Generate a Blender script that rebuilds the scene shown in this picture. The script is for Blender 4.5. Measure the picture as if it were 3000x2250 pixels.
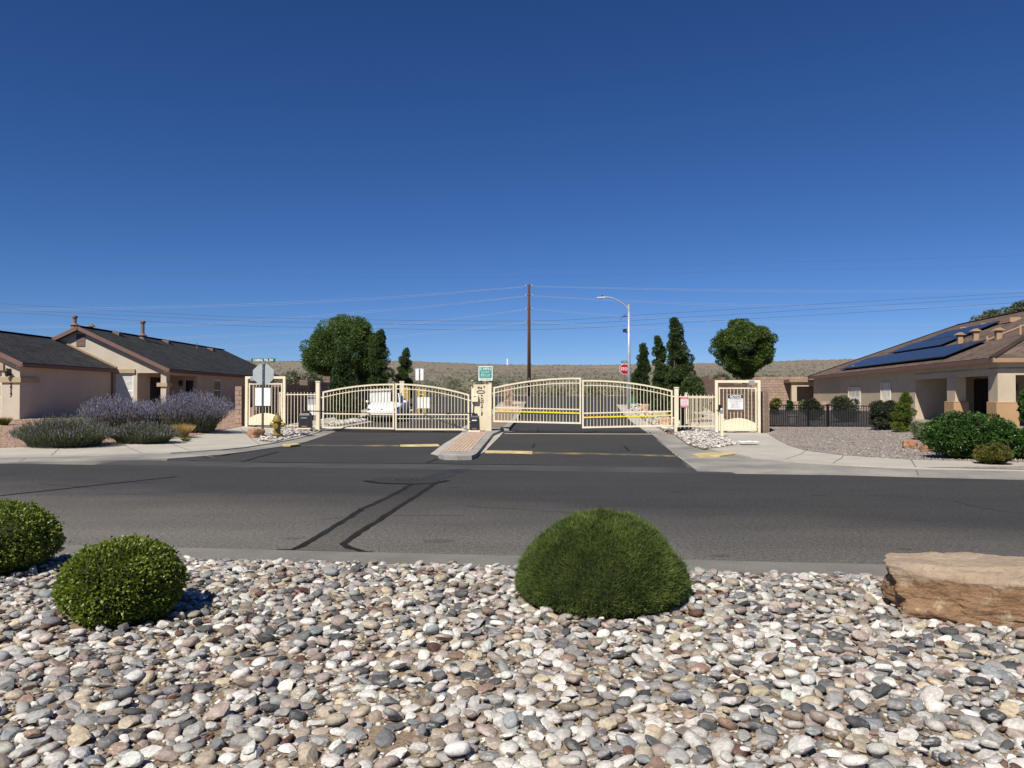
import bpy, bmesh, math, random
import numpy as np
from mathutils import Vector, Matrix, noise
R = math.radians
for o in list(bpy.data.objects): bpy.data.objects.remove(o)
scene = bpy.context.scene
col = scene.collection
random.seed(7)

# ------------------------------------------------------------------ camera, sky, sun, exposure
FPX, HROW, CAMZ = 2254.0, 1162.0, 1.55
PITCH = math.atan((HROW - 1125.0) / FPX)
cam_d = bpy.data.cameras.new('camera')
cam_d.sensor_width = 36.0
cam_d.lens = 36.0 * FPX / 3000.0
cam_d.clip_start, cam_d.clip_end = 0.05, 6000.0
cam = bpy.data.objects.new('camera', cam_d)
col.objects.link(cam)
cam.location = (0, 0, CAMZ)
cam.rotation_euler = (R(90) + PITCH, 0, 0)
scene.camera = cam

SUN_EL, SHADOW_AZ = R(48.0), R(28.0)      # shadows fall away from the camera, turned this far to the right
world = bpy.data.worlds.new('World')
scene.world = world
world.use_nodes = True
wn = world.node_tree.nodes
wn.clear()
sky = wn.new('ShaderNodeTexSky')
sky.sky_type = 'NISHITA'
sky.sun_disc = False
sky.sun_elevation = SUN_EL
sky.sun_rotation = SHADOW_AZ + math.pi
sky.altitude = 3000
sky.air_density = 1.0
sky.dust_density = 0.0
sky.ozone_density = 4.0
bg = wn.new('ShaderNodeBackground')
bg.inputs[1].default_value = 0.0667
wo = wn.new('ShaderNodeOutputWorld')
# desert-clear air: the whole sky graded alike, per channel (gain * c ** gamma)
wl_ = world.node_tree.links
sep, com = wn.new('ShaderNodeSeparateColor'), wn.new('ShaderNodeCombineColor')
wl_.new(sky.outputs[0], sep.inputs[0])
for i, (gain, gam) in enumerate(((.79, 1.31), (.80, 1.13), (1.03, 1.04))):
    p = wn.new('ShaderNodeMath'); p.operation = 'POWER'; p.inputs[1].default_value = gam
    q = wn.new('ShaderNodeMath'); q.operation = 'MULTIPLY'; q.inputs[1].default_value = gain * .085 ** (gam - 1)
    wl_.new(sep.outputs[i], p.inputs[0]); wl_.new(p.outputs[0], q.inputs[0]); wl_.new(q.outputs[0], com.inputs[i])
wl_.new(com.outputs[0], bg.inputs[0])
world.node_tree.links.new(bg.outputs[0], wo.inputs[0])
sun_d = bpy.data.lights.new('sun', 'SUN')
sun_d.energy = 5.0
sun_d.angle = R(0.53)
sun_d.color = (1.0, 0.945, 0.85)
sun = bpy.data.objects.new('sun', sun_d)
col.objects.link(sun)
sdir = Vector((math.sin(SHADOW_AZ) * math.cos(SUN_EL), math.cos(SHADOW_AZ) * math.cos(SUN_EL), -math.sin(SUN_EL)))
sun.rotation_euler = sdir.to_track_quat('-Z', 'Y').to_euler()
sun.location = (-10, -20, 30)
vs = scene.view_settings
vs.view_transform, vs.look, vs.exposure, vs.gamma = 'Standard', 'None', 0.35, 1.0
vs.use_curve_mapping = False
scene.cycles.max_bounces = 6
scene.cycles.transparent_max_bounces = 12
scene.cycles.use_denoising = True

# ------------------------------------------------------------------ photograph geometry -> world
def ray(px, row):
    a, b = (px - 1500.0) / FPX, (1125.0 - row) / FPX
    return Vector((a, math.cos(PITCH) - b * math.sin(PITCH), math.sin(PITCH) + b * math.cos(PITCH)))

def at(px, row, y):
    d = ray(px, row)
    t = y / d.y
    return Vector((d.x * t, y, CAMZ + d.z * t))

def ss(a, b, x):
    t = min(1.0, max(0.0, (x - a) / (b - a)))
    return t * t * (3 - 2 * t)

EP = [(0, 0), (30, 0), (34, .04), (43, .14), (52, .45), (62, .9), (75, 1.45), (85, 1.75), (110, 3.0), (150, 5.0), (250, 9.0),
      (400, 16.0), (520, 23.0), (600, 27.5), (680, 28.0), (900, 24), (1600, 20), (5000, 10)]
CREST = [(0, 1052), (500, 1052), (800, 1056), (1150, 1056), (1300, 1061), (1550, 1070), (1800, 1069), (2100, 1064), (2400, 1055), (2600, 1052), (3000, 1054)]
def lerp(tab, x):
    if x <= tab[0][0]: return tab[0][1]
    for (a, b), (c, d) in zip(tab, tab[1:]):
        if x <= c: return b + (d - b) * (x - a) / (c - a)
    return tab[-1][1]

def T(x, y):
    yy = y + .085 * max(-60, min(60, x))
    e = (lerp(EP, yy - 2) + lerp(EP, yy) + lerp(EP, yy + 2)) / 3.0
    fade = 1 - ss(45, 80, y)
    e += .5 * ss(-6, -19, x) * ss(20, 32, y) * fade if x < -6 else 0
    e += .3 * ss(9, 17, x) * ss(17, 28, y) * fade if x > 9 else 0
    if y > 120:
        c = lerp(CREST, 1500 + FPX * x / y)
        k = (HROW - c) / (HROW - 1064)
        f = ss(120, 450, y)
        e *= 1 + (k - 1) * f
        e += f * (1.1 * noise.noise((x * .02, y * .012, 3)) + .7 * noise.noise((x * .06, y * .04, 9)))
    return e

def gpt(px, row, off=0.0):                  # where the ray of a pixel meets the terrain
    d = ray(px, row)
    z = off
    y = 10.0
    for _ in range(25):
        t = (z - CAMZ) / d.z if d.z < -1e-5 else 60
        t = min(max(t, 1), 140)
        x, y = d.x * t, d.y * t
        z = .5 * z + .5 * (T(x, y) + off)
    return Vector((x, y, z))

# ------------------------------------------------------------------ objects, names, labels
OFF = {}
def link(o):
    col.objects.link(o)
    return o

def tag(o, label=None, cat=None, group=None, kind=None):
    if label: o['label'] = label
    if cat: o['category'] = cat
    if group: o['group'] = group
    if kind: o['kind'] = kind
    return o

def thing(name, label, cat, loc=(0, 0, 0), rz=0.0, group=None, local=False):
    o = link(bpy.data.objects.new(name, None))
    o.empty_display_size = .2
    o.location = loc
    o.rotation_euler = (0, 0, rz)
    tag(o, label, cat, group)
    OFF[o.name] = Vector((0, 0, 0)) if local else Vector(loc)
    return o

def off_of(parent):
    return OFF.get(parent.name, Vector((0, 0, 0))) if parent else Vector((0, 0, 0))

def add(name, me, parent=None):
    o = link(bpy.data.objects.new(name, me))
    if parent:
        o.parent = parent
        OFF[o.name] = off_of(parent)
    return o

def inst(name, me, parent, loc, rot=(0, 0, 0), scale=(1, 1, 1)):
    o = bpy.data.objects.new(name, me)
    col.objects.link(o)
    o.parent = parent
    o.location = Vector(loc) - off_of(parent)
    o.rotation_euler = rot
    o.scale = scale
    return o

def copy_tree(o, parent=None):
    c = o.copy()
    col.objects.link(c)
    c.parent = parent
    OFF[c.name] = OFF.get(o.name, Vector((0, 0, 0)))
    for ch in o.children: copy_tree(ch, c)
    return c

class MB:
    def __init__(s): s.v, s.f, s.m = [], [], []
    def quadbox(s, P, mi=0):
        n = len(s.v)
        s.v += [tuple(p) for p in P]
        for q in ((0, 3, 2, 1), (4, 5, 6, 7), (0, 1, 5, 4), (1, 2, 6, 5), (2, 3, 7, 6), (3, 0, 4, 7)):
            s.f.append(tuple(n + i for i in q)); s.m.append(mi)
        return s
    def box(s, x0, x1, y0, y1, z0, z1, mi=0):
        return s.quadbox([(x0, y0, z0), (x1, y0, z0), (x1, y1, z0), (x0, y1, z0), (x0, y0, z1), (x1, y0, z1), (x1, y1, z1), (x0, y1, z1)], mi)
    def bar(s, a, b, w, d, up=(0, 0, 1), mi=0):
        a, b = Vector(a), Vector(b)
        t = (b - a).normalized()
        u = Vector(up)
        if abs(t.dot(u)) > .99: u = Vector((0, 1, 0))
        n = t.cross(u).normalized() * (w / 2)
        k = n.cross(t).normalized() * (d / 2)
        return s.quadbox([a - n - k, a + n - k, a + n + k, a - n + k, b - n - k, b + n - k, b + n + k, b - n + k], mi)
    def tube(s, a, b, r0, r1=None, n=8, mi=0, cap=True):
        r1 = r0 if r1 is None else r1
        a, b = Vector(a), Vector(b)
        t = (b - a).normalized()
        u = Vector((1, 0, 0)) if abs(t.x) < .8 else Vector((0, 1, 0))
        p = t.cross(u).normalized(); q = t.cross(p)
        k = len(s.v)
        for c, r in ((a, r0), (b, r1)):
            for i in range(n):
                w = 2 * math.pi * i / n
                s.v.append(tuple(c + p * (r * math.cos(w)) + q * (r * math.sin(w))))
        for i in range(n):
            j = (i + 1) % n
            s.f.append((k + i, k + j, k + n + j, k + n + i)); s.m.append(mi)
        if cap:
            s.f.append(tuple(k + i for i in reversed(range(n)))); s.m.append(mi)
            s.f.append(tuple(k + n + i for i in range(n))); s.m.append(mi)
        return s
    def path(s, pts, r, n=6, mi=0):
        for a, b in zip(pts, pts[1:]): s.tube(a, b, r, r, n, mi)
        return s
    def lathe(s, prof, c=(0, 0, 0), n=16, mi=0):
        k = len(s.v)
        for r, z in prof:
            for i in range(n):
                w = 2 * math.pi * i / n
                s.v.append((c[0] + r * math.cos(w), c[1] + r * math.sin(w), c[2] + z))
        for j in range(len(prof) - 1):
            for i in range(n):
                a = k + j * n + i; b = k + j * n + (i + 1) % n
                s.f.append((a, b, b + n, a + n)); s.m.append(mi)
        s.f.append(tuple(k + i for i in reversed(range(n)))); s.m.append(mi)
        e = k + (len(prof) - 1) * n
        s.f.append(tuple(e + i for i in range(n))); s.m.append(mi)
        return s
    def prism(s, poly, ext, mi=0):            # closed polygon of 3-D points pushed along ext
        k, n = len(s.v), len(poly)
        ext = Vector(ext)
        s.v += [tuple(Vector(p)) for p in poly] + [tuple(Vector(p) + ext) for p in poly]
        s.f.append(tuple(k + i for i in reversed(range(n)))); s.m.append(mi)
        s.f.append(tuple(k + n + i for i in range(n))); s.m.append(mi)
        for i in range(n):
            j = (i + 1) % n
            s.f.append((k + i, k + j, k + n + j, k + n + i)); s.m.append(mi)
        return s
    def poly(s, pts, mi=0):
        k = len(s.v)
        s.v += [tuple(p) for p in pts]
        s.f.append(tuple(range(k, k + len(pts)))); s.m.append(mi)
        return s
    def mesh(s, name, mats, off=(0, 0, 0), smooth=False, fix=True):
        me = bpy.data.meshes.new(name)
        o = Vector(off)
        me.from_pydata([(a - o.x, b - o.y, c - o.z) for a, b, c in s.v], [], s.f)
        for m in (mats if isinstance(mats, (list, tuple)) else [mats]): me.materials.append(m)
        if any(s.m): me.polygons.foreach_set('material_index', s.m)
        if fix:
            bm = bmesh.new(); bm.from_mesh(me)
            bmesh.ops.recalc_face_normals(bm, faces=bm.faces)
            bm.to_mesh(me); bm.free()
        if smooth: me.polygons.foreach_set('use_smooth', [True] * len(me.polygons))
        me.update()
        return me
    def build(s, name, mats, parent=None, smooth=False, bevel=0.0, fix=True, auto=False):
        o = add(name, s.mesh(name, mats, off_of(parent), smooth, fix), parent)
        if bevel:
            b = o.modifiers.new('bevel', 'BEVEL'); b.width = bevel; b.segments = 2; b.limit_method = 'ANGLE'
        if auto:
            e = o.modifiers.new('split', 'EDGE_SPLIT'); e.split_angle = R(40)
        return o

def tri_mesh(name, V, F, mat, parent=None, attrs=None, smooth=False, off=None):
    """numpy vertices and faces (all faces the same size) -> object"""
    o_ = off_of(parent) if off is None else off
    V = np.asarray(V, np.float32) - np.array(o_, np.float32)
    F = np.asarray(F, np.int32)
    k = F.shape[1]
    me = bpy.data.meshes.new(name)
    me.vertices.add(len(V)); me.vertices.foreach_set('co', V.ravel())
    me.loops.add(F.size); me.loops.foreach_set('vertex_index', F.ravel())
    me.polygons.add(len(F)); me.polygons.foreach_set('loop_start', np.arange(0, F.size, k, dtype=np.int32))
    for an, (ty, data) in (attrs or {}).items():
        a = me.attributes.new(an, ty, 'POINT')
        a.data.foreach_set('color' if ty == 'FLOAT_COLOR' else 'value', np.asarray(data, np.float32).ravel())
    me.materials.append(mat)
    if smooth: me.polygons.foreach_set('use_smooth', np.ones(len(F), bool))
    me.update(calc_edges=True)
    return add(name, me, parent)

def text(s, name, mat, parent, loc, size, rz=0.0, extrude=.004, align='CENTER', fit=None, bold=0.0, rx=90):
    c = bpy.data.curves.new(name, 'FONT')
    c.body, c.size, c.align_x, c.align_y, c.extrude = s, size, align, 'CENTER', extrude
    c.offset = bold
    c.materials.append(mat)
    o = add(name, c, parent)
    o.location = Vector(loc) - off_of(parent)
    o.rotation_euler = (R(rx), 0, rz)
    bpy.context.view_layer.update()
    me = bpy.data.meshes.new_from_object(o.evaluated_get(bpy.context.evaluated_depsgraph_get()))
    lo, ro, par, nm_ = o.location.copy(), o.rotation_euler.copy(), o.parent, o.name
    bpy.data.objects.remove(o); bpy.data.curves.remove(c)
    o = bpy.data.objects.new(name, me); col.objects.link(o)
    o.parent, o.location, o.rotation_euler = par, lo, ro
    OFF[o.name] = off_of(par)
    if fit and len(me.vertices):
        xs = [v.co.x for v in me.vertices]
        k = fit / max(max(xs) - min(xs), 1e-4)
        o.scale = (k, 1, 1)
    return o

# ------------------------------------------------------------------ materials
def nt(name):
    m = bpy.data.materials.new(name)
    m.use_nodes = True
    return m, m.node_tree.nodes, m.node_tree.links, m.node_tree.nodes['Principled BSDF']

def srgb(r, g, b):
    f = lambda c: (c / 255 / 12.92) if c / 255 <= .04045 else ((c / 255 + .055) / 1.055) ** 2.4
    return (f(r), f(g), f(b), 1)

def N(nodes, t, **k):
    n = nodes.new(t)
    for a, b in k.items():
        if a in n.inputs: n.inputs[a].default_value = b
        else: setattr(n, a, b)
    return n

def mixc(nodes, links, fac, a, b, mode='MIX'):
    m = nodes.new('ShaderNodeMix'); m.data_type = 'RGBA'; m.blend_type = mode
    for s, v in ((m.inputs[0], fac), (m.inputs[6], a), (m.inputs[7], b)):
        if hasattr(v, 'links') or hasattr(v, 'is_linked'): links.new(v, s)
        else: s.default_value = v
    return m.outputs[2]

def ramp(nodes, links, src, p0, p1, c0=(0, 0, 0, 1), c1=(1, 1, 1, 1)):
    r = nodes.new('ShaderNodeValToRGB')
    r.color_ramp.elements[0].position, r.color_ramp.elements[1].position = p0, p1
    r.color_ramp.elements[0].color, r.color_ramp.elements[1].color = c0, c1
    links.new(src, r.inputs[0])
    return r.outputs[0]

def pos(nodes, links, scale=(1, 1, 1), coord='Position'):
    if coord == 'Position': s = nodes.new('ShaderNodeNewGeometry').outputs['Position']
    else: s = nodes.new('ShaderNodeTexCoord').outputs[coord]
    m = nodes.new('ShaderNodeMapping'); m.inputs['Scale'].default_value = scale
    links.new(s, m.inputs[0])
    return m.outputs[0]

def noise_f(nodes, links, vec, scale, detail=4, rough=.6):
    n = N(nodes, 'ShaderNodeTexNoise', Scale=scale, Detail=detail, Roughness=rough)
    links.new(vec, n.inputs['Vector'])
    return n.outputs['Fac']

def pm(name, c1, c2, scale=3.0, rough=.8, fine=60.0, fine_amt=.25, bump=.2, bscale=None, metal=0.0, spec=.4, stretch=(1, 1, 1), coord='Position', bdist=.02, lo=.35, hi=.65):
    """two-tone mottled surface with fine grain and relief"""
    m, n, l, b = nt(name)
    v = pos(n, l, stretch, coord)
    f = ramp(n, l, noise_f(n, l, v, scale), lo, hi)
    c = mixc(n, l, f, c1, c2)
    g = ramp(n, l, noise_f(n, l, v, fine, 2), .3, .7, (1 - fine_amt,) * 3 + (1,), (1 + fine_amt * .6,) * 3 + (1,))
    c = mixc(n, l, 1.0, c, g, 'MULTIPLY')
    l.new(c, b.inputs['Base Color'])
    b.inputs['Roughness'].default_value = rough
    b.inputs['Metallic'].default_value = metal
    b.inputs['Specular IOR Level'].default_value = spec
    if bump:
        bp = N(n, 'ShaderNodeBump', Strength=bump, Distance=bdist)
        l.new(noise_f(n, l, v, bscale or fine, 3), bp.inputs['Height'])
        l.new(bp.outputs[0], b.inputs['Normal'])
    return m

def plain(name, c, rough=.6, metal=0.0, spec=.4):
    return pm(name, c, tuple(x * .86 for x in c[:3]) + (1,), 5, rough, 90, .1, .04, None, metal, spec)

M = {}
def build_materials():
    # asphalt: speckle, blotches, streaks along the road, faint stains
    def asphalt(name, base, hi):
        m, n, l, b = nt(name)
        v = pos(n, l)
        v2 = pos(n, l, (.25, 2.2, 1))
        spk = ramp(n, l, noise_f(n, l, v, 62, 3, .85), .36, .72)
        c = mixc(n, l, spk, base, hi)
        c = mixc(n, l, 1.0, c, ramp(n, l, noise_f(n, l, v, 21, 4, .85), .34, .68, (.52, .52, .525, 1), (1.62, 1.6, 1.56, 1)), 'MULTIPLY')
        c = mixc(n, l, ramp(n, l, noise_f(n, l, v2, .9, 5), .3, .72), c, mixc(n, l, 1.0, c, (.86, .86, .87, 1), 'MULTIPLY'))
        c = mixc(n, l, ramp(n, l, noise_f(n, l, v, .35, 4), .45, .7), c, mixc(n, l, 1.0, c, (1.22, 1.18, 1.12, 1), 'MULTIPLY'))
        tp = ramp(n, l, noise_f(n, l, pos(n, l, (.03, 1.0, 1)), .9, 2), .42, .60)
        c = mixc(n, l, tp, c, mixc(n, l, 1.0, c, (1.08, 1.08, 1.07, 1), 'MULTIPLY'))
        st = ramp(n, l, noise_f(n, l, pos(n, l, (.9, 2.6, 1)), 1.7, 2), .73, .76)
        c = mixc(n, l, st, c, mixc(n, l, 1.0, c, (.62, .62, .64, 1), 'MULTIPLY'))
        # brighter toward the near kerb: view-angle backscatter put into the base colour
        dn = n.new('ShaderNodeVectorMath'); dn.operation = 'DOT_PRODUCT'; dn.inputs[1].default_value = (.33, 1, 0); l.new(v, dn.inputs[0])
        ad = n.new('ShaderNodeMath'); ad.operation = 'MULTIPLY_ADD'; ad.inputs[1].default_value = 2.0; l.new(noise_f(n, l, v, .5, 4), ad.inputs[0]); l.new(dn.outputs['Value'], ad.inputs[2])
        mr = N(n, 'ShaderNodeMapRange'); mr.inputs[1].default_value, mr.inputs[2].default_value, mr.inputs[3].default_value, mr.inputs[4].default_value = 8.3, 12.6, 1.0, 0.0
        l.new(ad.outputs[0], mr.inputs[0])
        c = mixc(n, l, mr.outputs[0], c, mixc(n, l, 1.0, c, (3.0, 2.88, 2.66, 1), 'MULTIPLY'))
        l.new(c, b.inputs['Base Color'])
        b.inputs['Roughness'].default_value = .88
        b.inputs['Specular IOR Level'].default_value = .25
        bp = N(n, 'ShaderNodeBump', Strength=.55, Distance=.012)
        l.new(noise_f(n, l, v, 110, 2), bp.inputs['Height']); l.new(bp.outputs[0], b.inputs['Normal'])
        return m
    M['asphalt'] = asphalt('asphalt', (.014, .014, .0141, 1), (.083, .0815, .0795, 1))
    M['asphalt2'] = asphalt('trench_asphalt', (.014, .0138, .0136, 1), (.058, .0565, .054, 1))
    M['tar'] = pm('crack_tar', (.014, .0135, .0135, 1), (.026, .025, .025, 1), 3, .9, 40, .3, .2, spec=.1)
    M['patchdark'] = pm('dark_patch_asphalt', (.020, .020, .023, 1), (.036, .036, .038, 1), 2, .8, 90, .5, .4)
    M['concrete'] = pm('concrete', (0.4428, 0.41, 0.3485, 1), (0.3731, 0.3444, 0.2911, 1), .8, .85, 45, .14, .15)
    M['concrete_grey'] = pm('gutter_concrete', (.048, .047, .0455, 1), (.068, .066, .063, 1), .9, .85, 30, .35, .3)
    M['kerb_grey'] = pm('kerb_concrete', (0.1927, 0.1804, 0.1558, 1), (0.1435, 0.1337, 0.1164, 1), 1.4, .85, 50, .2, .2)
    M['apron'] = pm('apron_concrete', (0.328, 0.3034, 0.2624, 1), (0.1804, 0.1681, 0.1517, 1), .55, .85, 50, .2, .2)
    M['island_kerb'] = pm('island_kerb_concrete', (0.3772, 0.3526, 0.3034, 1), (0.246, 0.2337, 0.2091, 1), 2, .85, 40, .2, .2)
    M['joint'] = pm('joint_filler', (.16, .145, .125, 1), (.10, .09, .08, 1), 3, .95, 40, .2, .1)
    M['lid'] = pm('iron_lid', (.04, .038, .036, 1), (.08, .075, .07, 1), 9, .7, 80, .4, .6, metal=.4)
    M['paver'] = pm('paver_brick', (.47, .335, .24, 1), (.54, .405, .305, 1), 4, .85, 60, .2, .3)
    M['yellow_old'] = pm('worn_yellow_paint', (.26, .19, .055, 1), (.075, .07, .06, 1), 1.6, .8, 60, .4, .2, lo=.36, hi=.56)
    M['yellow_new'] = pm('yellow_paint', (.66, .54, .26, 1), (.42, .32, .13, 1), 3, .6, 60, .2, .1)
    M['yellow_tape'] = pm('yellow_strip_paint', (.80, .66, .02, 1), (.74, .58, .02, 1), 3, .5, 60, .1, .05)
    M['sand'] = pm('sandy_soil', (0.2788, 0.205, 0.1353, 1), (0.205, 0.1476, 0.0943, 1), 2.2, .95, 50, .35, .5)
    # desert
    m, n, l, b = nt('desert')
    v = pos(n, l)
    a = ramp(n, l, noise_f(n, l, pos(n, l, (.35, 1.6, 1)), .05, 6, .65), .40, .62)
    c = mixc(n, l, a, (.30, .235, .17, 1), (.215, .20, .14, 1))
    sy = n.new('ShaderNodeSeparateXYZ'); l.new(v, sy.inputs[0])     # sage flats below, bare reddish rim above
    ya = n.new('ShaderNodeMath'); ya.operation = 'MULTIPLY_ADD'; ya.inputs[1].default_value = 260; l.new(noise_f(n, l, pos(n, l, (.4, 1, 1)), .008, 5), ya.inputs[0]); l.new(sy.outputs[1], ya.inputs[2])
    mr = N(n, 'ShaderNodeMapRange'); mr.inputs[1].default_value, mr.inputs[2].default_value = 330, 640; l.new(ya.outputs[0], mr.inputs[0])
    c = mixc(n, l, mr.outputs[0], mixc(n, l, .5, c, (.20, .195, .135, 1)), mixc(n, l, .5, c, (.31, .225, .165, 1)))
    c = mixc(n, l, ramp(n, l, noise_f(n, l, pos(n, l, (.5, 1.5, 1)), .012, 6, .7), .42, .6), c, (.28, .215, .16, 1))
    c = mixc(n, l, ramp(n, l, noise_f(n, l, v, .35, 5, .75), .48, .70), c, (.19, .18, .115, 1))
    c = mixc(n, l, ramp(n, l, noise_f(n, l, v, 2.2, 4, .7), .56, .68), c, (.15, .15, .095, 1))
    c = mixc(n, l, ramp(n, l, noise_f(n, l, pos(n, l, (.6, 2.4, 1)), .03, 5), .63, .67), c, (.50, .40, .29, 1))
    c = mixc(n, l, 1.0, c, (.73, .735, .75, 1), 'MULTIPLY')
    l.new(c, b.inputs['Base Color']); b.inputs['Roughness'].default_value = .95
    bp = N(n, 'ShaderNodeBump', Strength=.7, Distance=.5); l.new(noise_f(n, l, v, .8, 5), bp.inputs['Height']); l.new(bp.outputs[0], b.inputs['Normal'])
    M['desert'] = m
    def gravel(name, cs, scale):
        m, n, l, b = nt(name)
        v = pos(n, l)
        vo = N(n, 'ShaderNodeTexVoronoi', Scale=scale); l.new(v, vo.inputs['Vector'])
        r = n.new('ShaderNodeValToRGB')
        el = r.color_ramp.elements
        el[0].color, el[1].color = cs[0], cs[-1]
        for i, c in enumerate(cs[1:-1]): el.new((i + 1) / (len(cs) - 1)).color = c
        sp = n.new('ShaderNodeSeparateColor'); l.new(vo.outputs['Color'], sp.inputs[0]); l.new(sp.outputs[0], r.inputs[0])
        big = ramp(n, l, noise_f(n, l, v, .6, 3), .3, .7, (.86, .84, .82, 1), (1.08, 1.08, 1.08, 1))
        l.new(mixc(n, l, 1.0, r.outputs[0], big, 'MULTIPLY'), b.inputs['Base Color'])
        b.inputs['Roughness'].default_value = .9
        bp = N(n, 'ShaderNodeBump', Strength=.8, Distance=.02); l.new(vo.outputs['Distance'], bp.inputs['Height']); bp.invert = True
        l.new(bp.outputs[0], b.inputs['Normal'])
        return m
    M['gravel_grey'] = gravel('grey_gravel', [(0.0984, 0.082, 0.0738, 1), (0.2214, 0.1886, 0.164, 1), (0.2952, 0.2542, 0.2214, 1), (0.1804, 0.1558, 0.1353, 1), (0.3936, 0.3526, 0.3116, 1)], 22)
    M['gravel_pink'] = gravel('pink_gravel', [(0.1394, 0.082, 0.0574, 1), (0.3116, 0.1968, 0.1312, 1), (0.3772, 0.2542, 0.1804, 1), (0.2296, 0.1394, 0.0984, 1), (0.4264, 0.328, 0.246, 1)], 22)
    # stones: per-stone colour in attribute "col"
    def stone(name, amt=1.0):
        m, n, l, b = nt(name)
        at_ = n.new('ShaderNodeAttribute'); at_.attribute_name = 'col'
        v = pos(n, l)
        g = ramp(n, l, noise_f(n, l, v, 42, 6, .8), .3, .72, (.55, .54, .53, 1), (1.38, 1.37, 1.34, 1))
        c = mixc(n, l, 1.0, at_.outputs['Color'], g, 'MULTIPLY')
        ve = ramp(n, l, noise_f(n, l, pos(n, l, (1, 2.2, 3)), 11, 6, .75), .545, .60)
        ve2 = ramp(n, l, noise_f(n, l, v, 3.3, 1), .46, .56)
        mm = n.new('ShaderNodeMath'); mm.operation = 'MULTIPLY'; l.new(ve, mm.inputs[0]); l.new(ve2, mm.inputs[1])
        c = mixc(n, l, mm.outputs[0], c, mixc(n, l, .55, c, (.62, .59, .55, 1)))
        dk = ramp(n, l, noise_f(n, l, v, 26, 4, .8), .60, .68)
        c = mixc(n, l, dk, c, mixc(n, l, 1.0, c, (.66, .62, .58, 1), 'MULTIPLY'))
        l.new(c, b.inputs['Base Color'])
        b.inputs['Roughness'].default_value = .72
        b.inputs['Specular IOR Level'].default_value = .3
        bp = N(n, 'ShaderNodeBump', Strength=.45, Distance=.008); l.new(noise_f(n, l, v, 45, 4, .7), bp.inputs['Height']); l.new(bp.outputs[0], b.inputs['Normal'])
        return m
    M['stone'] = stone('river_stone')
    # sandstone boulder
    m, n, l, b = nt('sandstone')
    v = pos(n, l, (1, 1, 1.0))
    c = mixc(n, l, ramp(n, l, noise_f(n, l, v, 2.6, 6, .65), .35, .65), (.29, .165, .085, 1), (.42, .29, .18, 1))
    c = mixc(n, l, ramp(n, l, noise_f(n, l, pos(n, l, (1, 1, 2.2)), 4.5, 6, .75), .54, .66), c, (.15, .08, .044, 1))
    zs = n.new('ShaderNodeSeparateXYZ'); l.new(v, zs.inputs[0])       # paler above, browner below, mixed by height
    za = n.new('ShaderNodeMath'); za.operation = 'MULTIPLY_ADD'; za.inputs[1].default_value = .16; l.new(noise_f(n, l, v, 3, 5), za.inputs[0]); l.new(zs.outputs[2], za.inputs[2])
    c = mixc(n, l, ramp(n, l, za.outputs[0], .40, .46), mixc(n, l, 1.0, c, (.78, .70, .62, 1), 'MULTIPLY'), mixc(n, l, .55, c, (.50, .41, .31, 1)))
    c = mixc(n, l, ramp(n, l, noise_f(n, l, v, 5, 6, .7), .54, .64), c, (.52, .40, .27, 1))
    c = mixc(n, l, ramp(n, l, noise_f(n, l, v, 28, 5, .8), .56, .70), c, mixc(n, l, 1.0, c, (.55, .5, .46, 1), 'MULTIPLY'))
    l.new(c, b.inputs['Base Color']); b.inputs['Roughness'].default_value = .9
    bp = N(n, 'ShaderNodeBump', Strength=1.0, Distance=.06); l.new(noise_f(n, l, pos(n, l, (1, 1, 1.3)), 9, 9, .72), bp.inputs['Height']); l.new(bp.outputs[0], b.inputs['Normal'])
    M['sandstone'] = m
    # stucco
    def stucco(name, c): return pm(name, c, tuple(x * .88 for x in c[:3]) + (1,), 1.4, .95, 70, .12, .35, 90, bdist=.012)
    M['stucco'] = stucco('tan_stucco', (.50, .435, .345, 1))
    M['stucco2'] = stucco('sand_stucco', (.50, .41, .295, 1))
    M['stucco2d'] = stucco('brown_stucco', (.42, .265, .14, 1))
    M['trim'] = stucco('tan_trim', (.40, .31, .20, 1))
    M['fascia'] = plain('brown_fascia', (.165, .095, .075, 1), .7)
    M['fascia2'] = plain('tan_fascia', (.33, .215, .125, 1), .7)
    def shingles(name, c1, c2, along):
        m, n, l, b = nt(name)
        tc = n.new('ShaderNodeTexCoord')
        mp = n.new('ShaderNodeMapping'); l.new(tc.outputs['UV'], mp.inputs[0])
        br = N(n, 'ShaderNodeTexBrick', Color1=c1, Color2=c2, Mortar=tuple(x * .45 for x in c1[:3]) + (1,), Scale=1.0)
        br.inputs['Mortar Size'].default_value = .012; br.inputs['Brick Width'].default_value = .32; br.inputs['Row Height'].default_value = .15
        br.inputs['Bias'].default_value = 0.0
        l.new(mp.outputs[0], br.inputs['Vector'])
        v = pos(n, l)
        c = mixc(n, l, 1.0, br.outputs['Color'], ramp(n, l, noise_f(n, l, v, 1.1, 4), .3, .7, (.75, .75, .75, 1), (1.25, 1.25, 1.25, 1)), 'MULTIPLY')
        c = mixc(n, l, 1.0, c, ramp(n, l, noise_f(n, l, v, 60, 2), .3, .7, (.7, .7, .7, 1), (1.3, 1.3, 1.3, 1)), 'MULTIPLY')
        l.new(c, b.inputs['Base Color']); b.inputs['Roughness'].default_value = .95; b.inputs['Specular IOR Level'].default_value = .15
        bp = N(n, 'ShaderNodeBump', Strength=.8, Distance=.02); l.new(br.outputs['Fac'], bp.inputs['Height']); bp.invert = True
        l.new(bp.outputs[0], b.inputs['Normal'])
        return m
    M['shingle_dark'] = shingles('charcoal_shingles', (.030, .031, .034, 1), (.050, .050, .052, 1), 0)
    M['shingle_brown'] = shingles('brown_shingles', (.105, .075, .060, 1), (.165, .120, .095, 1), 0)
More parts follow.
